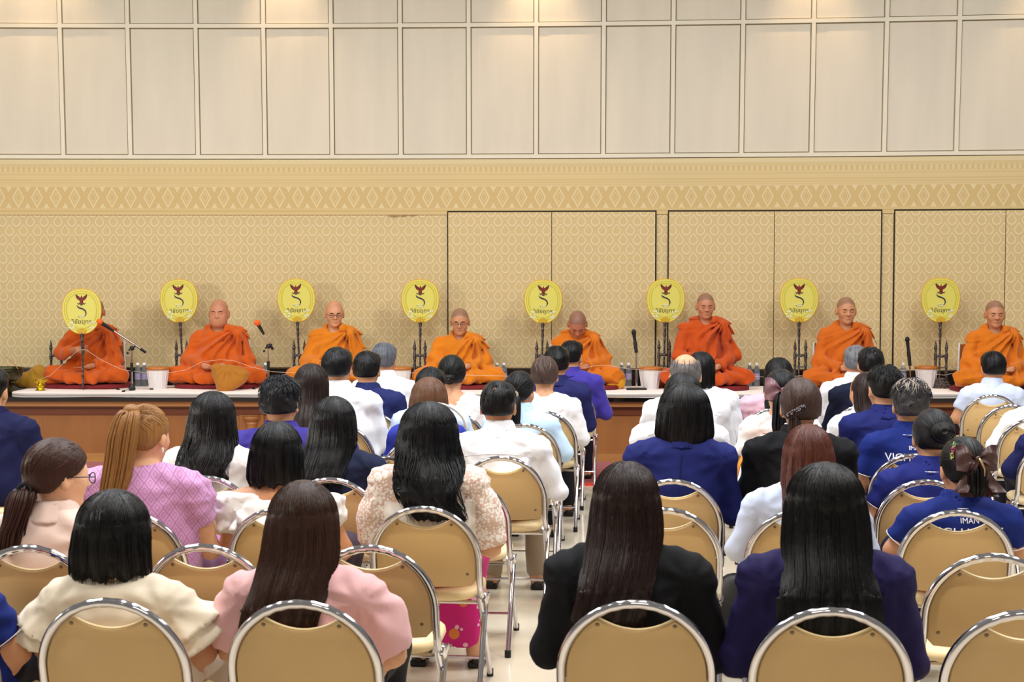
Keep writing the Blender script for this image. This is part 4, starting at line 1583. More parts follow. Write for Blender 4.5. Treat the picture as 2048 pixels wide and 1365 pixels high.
BLK = (20, 18, 20); DKB = (36, 22, 19); BRN = (82, 52, 40); AUB = (84, 45, 36); LBR = (96, 66, 48)
GRY = (98, 98, 104); BLN = (142, 100, 56); DKN = (16, 17, 24)
NAVY = (30, 32, 70); ROYAL = (27, 42, 114); BLUE = (30, 37, 98); VIOL = (58, 48, 138); WHITE = (236, 238, 246); LBLUE = (196, 214, 240)
BLACKJ = (23, 24, 28); DNAVY = (30, 36, 62)
JK = dict(jacket=True, sleeve='long', thick=.016, collar=dict(a=(.040, .42, .064)), bot_c=(32, 32, 42))
SH = dict(sleeve='long', thick=.011, collar=dict(a=(.048, .26, .060)), tname='shirt')
PO = dict(sleeve='polo', thick=.012, collar=dict(a=(.040, .40, .060)), tname='polo_shirt', bot_c=(24, 26, 40))
P_LIST = [
    # ---- nearest row
    dict(chair='r0a', px=-140, top=990, label='person in a navy polo, only one arm in view at the left edge', top_c=ROYAL, pose='lap', hair=dict(t='curtain', c=BLK, w=.11, L=.26), **PO),
    dict(chair='r0b', px=227, top=975, label='woman in a cream blouse with ruffled sleeves and a short black bob', top_c=(232, 220, 200), sleeve='ruffle', tname='blouse', thick=.011, pose='lap', sw=.185,
         collar=dict(a=(.050, .10, .060)), hair=dict(t='curtain', c=BLK, w=.124, L=.262, wb=.122, curve=.012, locks=140), skin=(196, 140, 104), bot='skirt', bot_c=(190, 170, 150)),
    dict(chair='r0c', px=607, top=957, label='woman in a pale pink puff sleeve blouse with straight dark brown hair', top_c=(226, 178, 182), sleeve='lantern', pose='lap', sw=.19, thick=.012,
         hair=dict(t='curtain', c=(52, 32, 24), w=.117, L=.41, wb=.112, dx=-.035, locks=170), skin=(212, 160, 126), wrinkle=.005),
    dict(chair='r0d', px=1253, top=918, label='woman in a black jacket with long dark brown hair, nearest row', top_c=BLACKJ, sw=.188, pose='lap', hair=dict(t='curtain', c=DKB, w=.112, L=.45, wb=.10, dx=-.05, part=.0, locks=170), **JK),
    dict(chair='r0e', px=1650, top=920, label='woman in a navy violet jacket with very long straight black hair', top_c=(38, 33, 78), sw=.192, pose='lap', hair=dict(t='curtain', c=(15, 14, 17), w=.128, L=.50, wb=.150, locks=200), **JK),
    # ---- second row
    dict(chair='r1a', px=106, top=877, label='woman in pale pink with brown low ponytail and glasses, face turned right', top_c=(230, 206, 196), sleeve='half', thick=.012, yaw=-.75, pitch=.1, pose='wai', sw=.185, collar=dict(a=(.03, .35, .066)), hs=1.04,
         hair=dict(t='tail', c=(58, 34, 27), root=(.0, -.105, -.165), L=.23, r=.050, out=.045, dx=-.06, vol=.016, wave=.006, locks=90, tip=.6), skin=(224, 176, 142)),
    # ---- third row
    dict(chair='r2a', px=287, top=808, label='woman in a lavender brocade dress with a high blonde brown ponytail', topmat=BROC, top_c=(196, 142, 190), sleeve='puff', pose='wai', sw=.205, thick=.016, fat=.012, hs=1.02, yaw=-.25,
         hair=dict(t='tail', c=BLN, root=(-.01, -.10, -.028), L=.40, r=.062, out=.055, dx=-.065, vol=.012, lift=.035, locks=170, tip=.75), skin=(222, 168, 132), bot='skirt', bot_c=(150, 96, 150)),
    dict(chair='r2b', px=554, top=840, label='woman in a white frilled blouse with a rounded black bob', top_c=(238, 236, 236), sleeve='puff', frill=True, wrinkle=.007, pose='lap', sw=.185, neckr=.095, neckz=-.01,
         hair=dict(t='curtain', c=DKN, w=.118, L=.262, wb=.098, locks=120), skin=(208, 148, 108), bot_c=(60, 50, 60)),
    dict(chair='r2c', px=858, top=800, label='woman in a white lace blouse and magenta skirt with long wavy black hair', topmat=LACE, top_c=WHITE, sleeve='lantern', pose='lap', sw=.195, thick=.012, wrinkle=.006,
         hair=dict(t='curtain', c=DKN, w=.135, L=.46, wb=.105, dx=.055, wave=.016, locks=190), bot='skirt', botmat=FLOR, skin=(210, 160, 126)),
    dict(chair='r2e', px=1616, top=845, label='woman in a pale blue shirt with a shoulder length auburn bob', top_c=(190, 202, 230), pose='lap', sw=.20, **SH, hair=dict(t='curtain', c=AUB, w=.112, L=.33, wb=.115, locks=130)),
    dict(chair='r2f', px=1930, top=872, label='woman in a royal blue polo with star clips and a large brown bow', top_c=ROYAL, pose='lap', sw=.195, yaw=.12, pitch=.2, **PO,
         hair=dict(t='tail', c=(20, 17, 19), root=(.01, -.10, -.10), L=.13, r=.045, out=.03, vol=.012, locks=60)),
    # ---- fourth row
    dict(chair='r3a', px=426, top=780, label='woman in a white blouse with long wavy black hair left of centre', top_c=(240, 240, 242), sleeve='half', pose='wai', sw=.185, hair=dict(t='curtain', c=(26, 22, 25), w=.122, L=.40, wb=.10, wave=.016, locks=150), thick=.012),
    dict(chair='r3b', px=668, top=790, label='woman in a dark navy shirt with long straight black hair', top_c=DNAVY, sleeve='short', pose='wai', sw=.195, thick=.012, collar=dict(a=(.02, .6, .07)), hair=dict(t='curtain', c=(20, 19, 22), w=.118, L=.40, wb=.12, dx=-.05, locks=150)),
    dict(chair='r3d', px=1369, top=764, label='woman in a bright navy suit with a glossy chin length black bob', top_c=BLUE, pose='wai', sw=.20, hs=1.08, **JK, hair=dict(t='curtain', c=(16, 16, 20), w=.135, L=.285, wb=.112, locks=150)),
    dict(chair='r3e', px=1602, top=757, label='woman in a black jacket with brown hair in a jewelled claw clip', top_c=BLACKJ, pose='wai', sw=.20, **JK, hair=dict(t='tail', c=(64, 46, 40), root=(-.035, -.10, -.165), L=.18, r=.028, out=.0, vol=.016, locks=40)),
    dict(chair='r3f', px=1868, top=818, label='woman in a navy blue polo with a smooth black bun', top_c=(32, 40, 112), pose='lap', sw=.195, pitch=.25, **PO, hair=dict(t='bun', c=(18, 17, 20), vol=.016)),
    # ---- fifth row
    dict(chair='r4a', px=559, top=757, label='man in a violet blue suit with tousled black hair', male=True, top_c=VIOL, pose='wai', hs=1.08, **JK, hair=dict(t='short', c=(24, 24, 28), vol=.024, tex=.006, locks=120)),
    dict(chair='r4c', px=996, top=762, label='man in a white shirt with black hair thinning at the crown', male=True, top_c=WHITE, pose='side', sw=.215, **SH, bot_c=(150, 132, 112), skin=(188, 130, 96), hair=dict(t='short', c=BLK, vol=.013, tex=.002, hole=(-.012, -.086, -.028))),
    dict(chair='r4d', px=1366, top=742, label='person in a white shirt with black hair mostly hidden by the glossy bob', top_c=WHITE, pose='lap', sw=.20, **SH, hair=dict(t='curtain', c=BLK, w=.10, L=.22)),
    dict(chair='r4e', px=1600, top=768, label='person in a white shirt hidden behind the jewelled claw clip', top_c=WHITE, pose='lap', sw=.21, **SH, hair=dict(t='short', c=BLK)),
    dict(chair='r4f', px=1822, top=761, label='person in a royal blue polo with grey streaked wavy hair', male=True, top_c=ROYAL, pose='lap', sw=.205, **PO, hair=dict(t='short', c=(56, 54, 56), vol=.022, tex=.006, locks=130, nape=-.172, hl=(150, 138, 126))),
    # ---- sixth row
    dict(chair='r5a', px=623, top=725, label='woman with very long straight dark brown hair near the white jacket', top_c=VIOL, pose='wai', **SH, hair=dict(t='curtain', c=(34, 22, 20), w=.110, L=.42, wb=.105, locks=120)),
    dict(chair='r5b', px=859, top=752, label='woman in royal blue with a light brown bowl shaped bob', top_c=(42, 52, 150), pose='lap', **SH, hair=dict(t='curtain', c=LBR, w=.118, L=.235, wb=.10, locks=110)),
    dict(chair='r5e', px=1562, top=738, label='woman in white lace with an orange sash and a mauve bow in black hair', top_c=(242, 238, 238), pose='wai', sleeve='short', hair=dict(t='tail', c=DKN, root=(.0, -.105, -.12), L=.26, r=.05, out=.05, vol=.014, dx=-.02), wrinkle=.006),
    dict(chair='r5f', px=1772, top=732, label='man in a navy suit with neat black hair, right block', male=True, top_c=BLUE, pose='wai', yaw=.2, hs=1.08, **JK, hair=dict(t='short', c=(24, 20, 20), vol=.016, tex=.002, locks=60)),
    dict(chair='lf_person', px=-22, top=735, label='person in a navy jacket cut off at the left edge near the stage', male=True, top_c=(24, 26, 62), pose='side', jacket=True, sleeve='half', thick=.016, collar=dict(a=(.040, .42, .064)), bot_c=(196, 186, 170), hair=dict(t='short', c=BLK)),
    # ---- seventh row
    dict(chair='r6a', px=673, top=696, label='tall man in a white jacket with smooth black hair', male=True, top_c=WHITE, pose='wai', hs=1.06, sw=.215, fat=.01, **{**JK, 'collar': dict(a=(.05, .36, .062))}, hair=dict(t='short', c=(22, 22, 27), vol=.018, tex=.002)),
    dict(chair='r6b', px=860, top=735, label='person in pale blue with black hair, behind the light brown bob', top_c=LBLUE, pose='lap', sw=.20, **SH, hair=dict(t='short', c=BLK, vol=.015)),
    dict(chair='r6c', px=1037, top=742, label='woman in a light blue shirt with a low black ponytail', top_c=(190, 218, 246), pose='side', sw=.19, **SH, yaw=-.35, hs=1.04, hair=dict(t='tail', c=(20, 21, 26), root=(.01, -.105, -.14), L=.26, r=.045, out=.03, vol=.014)),
    dict(chair='r6d', px=1371, top=705, label='balding man with grey fringe in a white shirt', male=True, top_c=WHITE, pose='wai', sw=.225, fat=.015, **SH, hair=dict(t='fringe', c=(104, 100, 100), vol=.012), skin=(206, 160, 124), hs=1.14),
    dict(chair='r6f', px=1733, top=742, label='woman in a white shirt with long dark hair, beside the navy suited man', top_c=WHITE, pose='wai', **SH, yaw=.4, hair=dict(t='curtain', c=DKB, w=.105, L=.35, wb=.10)),
    # ---- eighth row
    dict(chair='r7a', px=733, top=703, label='man in a navy short sleeve shirt with cropped black hair', male=True, top_c=(36, 42, 92), pose='wai', sw=.21, **{**PO, 'tname': 'shirt'}, hair=dict(t='short', c=(18, 18, 22), vol=.015, tex=.003)),
    dict(chair='r7b', px=903, top=711, label='woman in a white blouse with short black hair, front of monks', top_c=(244, 240, 240), pose='lap', sleeve='short', wrinkle=.006, neckr=.085, hair=dict(t='updo', c=(18, 18, 20), vol=.018)),
    dict(chair='r7c', px=1089, top=713, label='woman in a white knit top with brown hair twisted up', top_c=(240, 238, 242), pose='lap', sleeve='long', sw=.20, fat=.012, hair=dict(t='updo', c=(74, 56, 50), vol=.016)),
    dict(chair='r7d', px=1402, top=701, label='person with smooth black hair in white, in front of the balding man', top_c=(228, 230, 240), pose='lap', sw=.215, **SH, hair=dict(t='curtain', c=BLK, w=.098, L=.26)),
    dict(chair='r7e', px=1557, top=713, label='woman in a pink puff sleeve blouse with long black hair, right block', top_c=(226, 184, 200), pose='wai', sleeve='puff', sw=.195, hair=dict(t='curtain', c=(22, 20, 22), w=.105, L=.36, wb=.10)),
    dict(chair='r7f', px=1742, top=694, label='man in a black navy suit with cropped hair and a pale cowlick', male=True, top_c=(26, 30, 50), pose='wai', sw=.215, hs=1.08, **JK, hair=dict(t='short', c=(22, 20, 22), vol=.012, hole=(.016, -.092, -.032))),
    # ---- towards the stage
    dict(chair='r8a', px=767, top=686, label='grey haired man in a white shirt at the front of the left block', male=True, top_c=WHITE, pose='wai', sw=.215, **SH, hair=dict(t='short', c=(92, 94, 102), vol=.016)),
    dict(chair='r8b', px=1113, top=693, label='man in a dark navy suit with swept back black hair at the aisle', male=True, top_c=(38, 40, 92), pose='wai', **JK, hair=dict(t='short', c=(22, 22, 26), vol=.018)),
    dict(chair='r8f', px=1712, top=691, label='grey haired man in a white shirt in front of the black navy suit', male=True, top_c=WHITE, pose='wai', sw=.215, **SH, hair=dict(t='short', c=(110, 110, 114), vol=.014)),
    dict(chair='r9b', px=1141, top=681, label='man in a violet suit nearest the stage with an earring', male=True, top_c=(62, 50, 150), pose='side', sw=.215, **JK, hair=dict(t='short', c=(20, 20, 24), vol=.014), yaw=-.2),
    dict(chair='rt1', px=1987, top=703, label='person in a light blue shirt with short black hair near the right edge', male=True, top_c=(206, 216, 242), pose='lap', sw=.20, **{**SH, 'sleeve': 'short'}, hair=dict(t='short', c=(18, 18, 20), vol=.016, tex=.002)),
    dict(chair='rt3', px=2090, top=735, label='person in a white jacket, only a sleeve in view at the right edge', top_c=(242, 242, 244), pose='side', sw=.21, **SH, hair=dict(t='short', c=BLK)),
    dict(chair='rt4', px=2140, top=770, label='person in a navy suit, only a shoulder in view at the right edge', male=True, top_c=(28, 32, 78), pose='side', sw=.215, **JK, hair=dict(t='short', c=BLK)),
]
PP = {}
for sp in P_LIST:
    PP[sp['chair']] = audience(sp)
# ================================================================== monks on the stage
MB_Z = STZ + 0.016          # top of the cloth
def ym(px):                 # depth of the seated monks, a little in front of the bowed wall
    return wallY((px - 1024) / 205.0) - .56
def robe_mat(color):
    k = ('robe', color)
    if k not in MATS:
        m, nt, b = base_mat('robe_%d_%d_%d' % color, color, 0.7, spec=0.2, sheen=0.2)
        vary(nt, b, color, 0.10, mapped_noise(nt, 7, detail=2))
        bump(nt, b, mapped_noise(nt, 1.0, (60, 60, 60), 3), 0.12, 0.004)
        MATS[k] = m
    return MATS[k]

def scalp_mat(color, stub):
    k = ('scalp', color, stub)
    if k not in MATS:
        m, nt, b = base_mat('skin_scalp_%d_%d_%d' % color, color, 0.42, spec=0.4)
        n = mapped_noise(nt, 14, detail=3)
        r = vary(nt, b, color, 0.12, n)
        a = nt.nodes.new('ShaderNodeAttribute'); a.attribute_name = 'stubble'
        mx = nt.nodes.new('ShaderNodeMix'); mx.data_type = 'RGBA'
        nt.links.new(a.outputs['Fac'], mx.inputs[0])
        nt.links.new(r.outputs[2], mx.inputs[6])
        mx.inputs[7].default_value = lin(stub)
        nt.links.new(mx.outputs[2], b.inputs['Base Color'])
        MATS[k] = m
    return MATS[k]

def monk_frame(sp):
    g = Frame()
    g.male = True
    g.hs = sp.get('hs', 1.10)
    g.zt = sp['zt']; g.hx = 0.0; g.sx = 0.0
    g.zn = g.zt - .25 * g.hs + sp.get('dz', 0)
    g.yn = -.03
    g.hy = .0 + sp.get('fwd', 0)
    g.top = np.array([sp.get('hx', 0), g.hy, g.zt], f32)
    g.R = rotm(sp.get('yaw', 0), sp.get('pitch', .18), sp.get('roll', 0))
    g.piv = np.array([0, -.01, g.zn + .04], f32)
    g.fat = sp.get('fat', 0.0)
    g.sw = .188 + g.fat * .6
    g.kx = sp.get('kx', .36)
    hz = .155
    g.arm = {}
    for s in (-1, 1):
        S = np.array([s * (g.sw), -.03, g.zn - .075])
        Eb = np.array([s * (g.sw + .075 + g.fat * .5), .045, max(.22, g.zn - .34)])
        W = np.array([s * .075, .265 + g.fat, hz + .02])
        hd, hn = (-s * .92, .32, -.16), (0, -.15, 1)
        if s == 1 and sp.get('holds'):
            Eb = np.array([.27, .14, .29]); W = np.array(sp['holds'], float) + np.array([.058, -.040, 0]); hd, hn = (-1, .12, .05), (0, 1, 0)
        g.arm[s] = (S, Eb, W, hd, hn)
    return g

def monk_body(g, sp):
    def f(P):
        d = head_sdf(to_head(P, g)) * g.hs
        n2 = g.piv + g.R @ np.array([g.top[0] - g.piv[0], g.top[1] - .015 - g.piv[1], g.top[2] - .14 * g.hs - g.piv[2]], f32)
        if g.fat > .02:
            d = smin(d, ell(P, hpt(g, (0, .035, -.185)), (.080, .066, .060)), .05)
        d = smin(d, cap(P, (0, -.01, g.zn - .05), n2, .062 + g.fat * .4, .058 + g.fat * .3), .03)
        d = smin(d, ell(P, (0, -.03, g.zn - .20), (.155, .10, .19)), .05)
        d = smin(d, ell(P, (0, -.03, .17), (.155, .11, .17)), .08)
        for s in (-1, 1):
            S, Eb, W, hd, hn = g.arm[s]
            d = smin(d, cap(P, S, Eb, .046, .040), .04)
            d = smin(d, cap(P, Eb, W, .040, .030), .02)
            d = smin(d, hand_sdf(P, W, hd, hn, 1.02, curl=(.12 if not (s == 1 and sp.get('holds')) else .85)), .012)
            d = smin(d, cap(P, (s * .09, 0, .10), (s * (g.kx - .02), .19, .085), .075, .055), .05)
            d = smin(d, cap(P, (s * (g.kx - .02), .19, .08), (-s * .1, .31, .06), .05, .035), .03)
        return smax(d, .004 - P[:, 2], .004)
    return f

def robe_sdf(g, sp):
    seed = sp['seed']; fat = g.fat
    def f(P):
        x, y, z = P[:, 0], P[:, 1], P[:, 2]
        zn = g.zn
        Q = P.copy(); Q[:, 0] = np.abs(x)
        d = ell(P, (0, -.02, zn - .19), (.185 + fat, .128 + fat, .235))
        d = smin(d, ell(P, (0, .0 + fat * .6, .22), (.185 + fat, .148 + fat * 1.3, .20)), .09)
        d = smin(d, ell(P, (0, -.02, .09), (.25, .185, .11)), .06)
        d = smin(d, cap(Q, (0, -.025, zn - .052), (g.sw - .01, -.03, zn - .075), .074, .066), .05)
        d = smin(d, cap(Q, (0, -.02, zn + .012), (.12, -.03, zn - .035), .055, .05), .03)
        for s in (-1, 1):
            S, Eb, W, hd, hn = g.arm[s]
            We = Eb + (W - Eb) * (.80 if not (s == 1 and sp.get('holds')) else .55)
            a = smin(cap(P, S, Eb, .066, .064), cap(P, Eb, We, .063, .056), .03)
            d = smin(d, a, .035)
            d = smin(d, cap(P, (s * .11, 0, .10), (s * g.kx, .19, .088), .105, .078), .06)
            d = smin(d, cap(P, (s * g.kx, .19, .082), (-s * .12, .325, .058), .072, .054), .05)
        # cloth slung over the left shoulder
        d = smin(d, cap(P, (-.085, .045, zn + .0), (-g.sw + .01, -.01, zn - .035), .046, .052), .02)
        d = smin(d, cap(P, (-g.sw + .02, .075, zn - .06), (-g.sw - .02, .085, zn - .30), .050, .034), .025)
        # gathered roll crossing the chest to the right hip
        d = smin(d, cap(P, (-.10, .105 + fat, zn - .06), (.17, .115 + fat, max(.2, zn - .40)), .03, .028), .03)
        # radiating folds
        an = np.arctan2(x + g.sw - .02, (zn + .02) - z)
        rr = np.hypot(x + g.sw - .02, (zn + .02) - z)
        up = np.clip((z - .17) / .08, 0, 1)
        warp = 1.1 * np.sin(z * 17 + seed) + .8 * np.sin(x * 15 + seed * 2)
        fold = np.abs(np.sin(an * 9.5 + warp * .55 + y * 5)) ** .75 - .6
        fold2 = np.sin(an * 21 + warp * 1.2 - y * 9)
        d = d + up * np.clip(rr / .12, 0, 1) * (.021 * fold + .0065 * fold2)
        lg = 1 - up
        a2 = np.arctan2(y - .02, x)
        fold3 = np.abs(np.sin(a2 * 7 + 1.2 * np.sin(z * 30 + seed) + 9 * np.hypot(x, y))) ** .8 - .6
        d = d + lg * (.015 * fold3 + .006 * np.sin(a2 * 19 + z * 40))
        d = d + wr(P, .005, 24, seed)
        # neck opening, lower in front
        hole = cap(P, (0, .015, zn - .005), (0, .035, zn + .2), .060 + fat * .3, .10)
        hole = smin(hole, ell(P, (.01, .12 + fat, zn - .0), (.045, .06, .052)), .02)
        d = smax(d, -hole, .012)
        # the hands stay free
        for s in (-1, 1):
            S, Eb, W, hd, hn = g.arm[s]
            h2 = np.array(hd, float) / np.linalg.norm(hd)
            d = smax(d, -cap(P, W + (W - Eb) * -.04, W + h2 * .15, .036, .040), .010)
        return smax(d, .002 - z, .006)
    return f

def face_y(g, x, z):
    y = np.full(len(x), .16, f32)
    for _ in range(40):
        y = y - np.clip(head_sdf(np.stack([x, y, z], 1).astype(f32)), -.01, .03) * .8
    return y
def face_strip(g, pts, rad, name, mat, parent, lift=.0006):
    x = np.array([p[0] for p in pts], f32); z = np.array([p[1] for p in pts], f32)
    y = face_y(g, x, z)
    path = [hpt(g, (a, b + lift, c)) for a, b, c in zip(x, y, z)]
    return MB().tube(path, rad, 6).build(name, mat, parent)

BROWM = plain('eyebrow_hair', (46, 30, 24), 0.8)
LASHM = plain('eyelid_line', (44, 24, 20), 0.7)
LIPM = plain('lips', (150, 88, 78), 0.5)
glassm = plain('spectacle_frame', (40, 34, 34), 0.3, metal=0.6)
REDC = plain('red_cushion', (112, 16, 22), 0.8, nscale=30)
POSTW = plain('white_backrest_paint', (232, 232, 228), 0.4)
MONKS = {}
def monk(sp):
    YM = ym(sp['px'])
    wp = at_y(sp['px'], sp['top'], YM)
    base = MB_Z + .045
    sp['zt'] = float(wp[2] - base) - 0.0
    g = monk_frame(sp)
    # bowed heads: raise the neck so that the crown ends where the photograph has it
    crown = hpt(g, (0, -.012, 0))[2]
    if sp.get('pitch', .18) > .4:
        dzz = sp['zt'] - max(hpt(g, (0, -.05, -.01))[2], hpt(g, (0, -.09, -.05))[2])
        g.zt += dzz; g.zn += dzz * .9; g.top[2] += dzz; g.piv[2] += dzz
    root = empty('person', (wp[0] + sp.get('bx', 0), YM, base), math.pi)
    sp['seed'] = int(sp['px']) % 97
    tag(root, sp['label'], 'person', 'robed monks seated on the stage')
    sk = scalp_mat(sp.get('skin', (196, 136, 98)), sp.get('stub_c', (120, 92, 78)))
    bo = sdf_obj('body', monk_body(g, sp), (-.46, -.2, 0.0), (.46, .46, g.zt + .10), .0165, sk, root, fine=((-.115, .115, .0066), (-.15, .46, .0085), (g.zn - .02, g.zt + .1, .0066)))
    # shaved hair growing back: a soft darker scalp above the hairline
    co = np.empty(len(bo.data.vertices) * 3, f32); bo.data.vertices.foreach_get('co', co)
    Qh = to_head(co.reshape(-1, 3), g)
    zl = np.interp(Qh[:, 1], [-.12, -.045, -.015, .02, .055, .09], [-.165, -.15, -.105, -.10, -.075, -.045])
    mk = np.clip((Qh[:, 2] - zl) / .022, 0, 1) * (np.abs(Qh[:, 0]) < .082) * sp.get('stubble', .75)
    at_ = bo.data.attributes.new('stubble', 'FLOAT', 'POINT')
    at_.data.foreach_set('value', mk.astype(f32))
    sdf_obj('robe', robe_sdf(g, sp), (-.50, -.24, -.01), (.50, .46 + g.fat, g.zn + .11), .0100, robe_mat(sp['robe']), root)
    body = root
    for s in (-1, 1):
        face_strip(g, [(s * .015, -.0985), (s * .027, -.0955), (s * .038, -.0965), (s * .047, -.100)], [.0018, .0036, .0034, .0012], 'eyebrow', BROWM, body)
        face_strip(g, [(s * .017, -.1165), (s * .025, -.1195), (s * .034, -.1195), (s * .044, -.1165)], [.0014, .0026, .0026, .0014], 'eyelid_crease', LASHM, body)
    face_strip(g, [(-.022, -.1735), (-.012, -.1745), (0, -.1752), (.012, -.1745), (.022, -.1735)], [.0014, .0036, .0044, .0036, .0014], 'lips', LIPM, body, lift=-.0012)
    if sp.get('glasses'):
        gl = MB()
        for s in (-1, 1):
            c = (s * .032, .103, -.116)
            ring = [hpt(g, (c[0] + .022 * math.cos(t), c[1] - .004 * abs(math.cos(t)), c[2] + .016 * math.sin(t))) for t in [2 * math.pi * i / 16 for i in range(17)]]
            gl.tube(ring, .0018, 5, caps=False)
            gl.tube([hpt(g, p) for p in ((s * .054, .099, -.113), (s * .080, .05, -.112), (s * .083, -.005, -.116))], .0016, 5)
        gl.tube([hpt(g, p) for p in ((-.010, .103, -.114), (0, .107, -.111), (.010, .103, -.114))], .0016, 5)
        gl.build('spectacles', glassm, root)
    # cushion under the monk
    c = MB()
    so = []
    for i in range(40):
        t = 2 * math.pi * i / 40
        cc, ss = math.cos(t), math.sin(t)
        r = (abs(cc) ** 4 + abs(ss) ** 4) ** -.25
        so.append((.40 * r * cc, .30 * r * ss))
    rings = [(.95, 0.0), (1.0, .012), (1.0, .03), (.96, .042), (.6, .046), (.001, .046)]
    V = []; Fc = []
    for k, z in rings:
        V += [(x * k, y * k, z) for x, y in so]
    for i in range(len(rings) - 1):
        for k in range(40):
            a = i * 40 + k; b2 = i * 40 + (k + 1) % 40
            Fc.append((a, b2, b2 + 40, a + 40))
    c.add(V, Fc)
    co = c.build('floor_cushion', REDC, None, loc=(wp[0] + sp.get('bx', 0), YM - .06, MB_Z - .0005))
    tag(co, 'flat dark red cushion under the %s' % sp['nick'], 'cushion', 'cushions under the monks')
    # folding back support with white posts
    br = empty('legless_chair', (wp[0] + sp.get('bx', 0), YM + .27, MB_Z), 0)
    tag(br, 'white framed legless floor chair supporting the %s' % sp['nick'], 'floor chair', 'legless chairs of the monks')
    for s in (-1, 1):
        MB().tube([(s * .245, .06, 0), (s * .245, .02, .2), (s * .245, -.0, .44)], .009, 8).build('post', POSTW, br)
    MB().box((-.24, .0, .22), (.24, .025, .43), .008).build('back_pad', robe_mat((150, 80, 24)), br)
    MONKS[sp['nick']] = (root, g, wp)
    return root, g

OR1 = (196, 82, 20); OR2 = (208, 118, 10); OR3 = (188, 72, 8)
monk(dict(nick='leftmost monk', px=190, top=597, bx=-.04, hx=-.04, robe=(190, 80, 8), holds=(-.026, .39, .34), pitch=.15, skin=(176, 112, 78), kx=.33,
          label='monk in dark orange robe holding a yellow fan before his face'))
monk(dict(nick='stout second monk', px=438, top=599, robe=(196, 84, 8), fat=.035, hs=1.14, kx=.41, pitch=.06, stubble=.15, skin=(192, 128, 96), label='stout bald monk in vivid orange robe, second from the left'))
monk(dict(nick='third monk', px=668, top=601, robe=OR2, yaw=.2, pitch=.15, glasses=True, stubble=.15, skin=(206, 146, 108), label='bald monk with thin glasses in bright orange robe, third from the left'))
monk(dict(nick='fourth monk', px=920, top=616, robe=OR2, pitch=.22, glasses=True, label='monk with dark framed glasses and cropped grey hair, fourth from the left'))
monk(dict(nick='fifth monk', px=1154, top=623, robe=(204, 108, 10), pitch=.75, fwd=.03, dz=-.0, skin=(180, 112, 82), label='monk with head bowed low in bright orange robe'))
monk(dict(nick='sixth monk', px=1411, top=586, robe=OR3, pitch=.16, hs=1.06, skin=(190, 126, 92), label='slim upright monk in red orange robe, sixth from the left'))
monk(dict(nick='seventh monk', px=1692, top=594, robe=(196, 94, 10), pitch=.1, hs=1.12, label='round faced monk in orange robe, seventh from the left'))
monk(dict(nick='rightmost monk', px=1990, top=601, robe=(206, 110, 10), pitch=.12, yaw=-.12, label='rightmost monk in bright orange robe gazing ahead'))

# ================================================================== ceremonial fans and their stands
yel = plain('fan_satin', (214, 204, 96), 0.42, nscale=3, namt=0.04)
yrim = plain('fan_rim', (214, 164, 34), 0.4)
ybor = plain('fan_border', (196, 182, 50), 0.5)
gred = plain('garuda_red', (112, 30, 18), 0.5)
gblk = plain('print_black', (40, 34, 40), 0.5)
gnav = plain('cypher_navy', (34, 30, 74), 0.5)
gsil = plain('ornament_silver', (214, 214, 180), 0.5)
ggold = plain('fan_crest_gold', (200, 158, 40), 0.35)
inl, nt, b = base_mat('inlaid_ebony', (52, 40, 36), 0.35, spec=0.6)
v = nt.nodes.new('ShaderNodeTexVoronoi'); v.inputs['Scale'].default_value = 120
tc = nt.nodes.new('ShaderNodeTexCoord'); nt.links.new(tc.outputs['Object'], v.inputs['Vector'])
mx = nt.nodes.new('ShaderNodeMix'); mx.data_type = 'RGBA'
nt.links.new(E(nt, v.outputs['Distance']).lt(0.34).s, mx.inputs[0])
mx.inputs[6].default_value = lin((44, 32, 30)); mx.inputs[7].default_value = lin((150, 140, 134))
nt.links.new(mx.outputs[2], b.inputs['Base Color'])

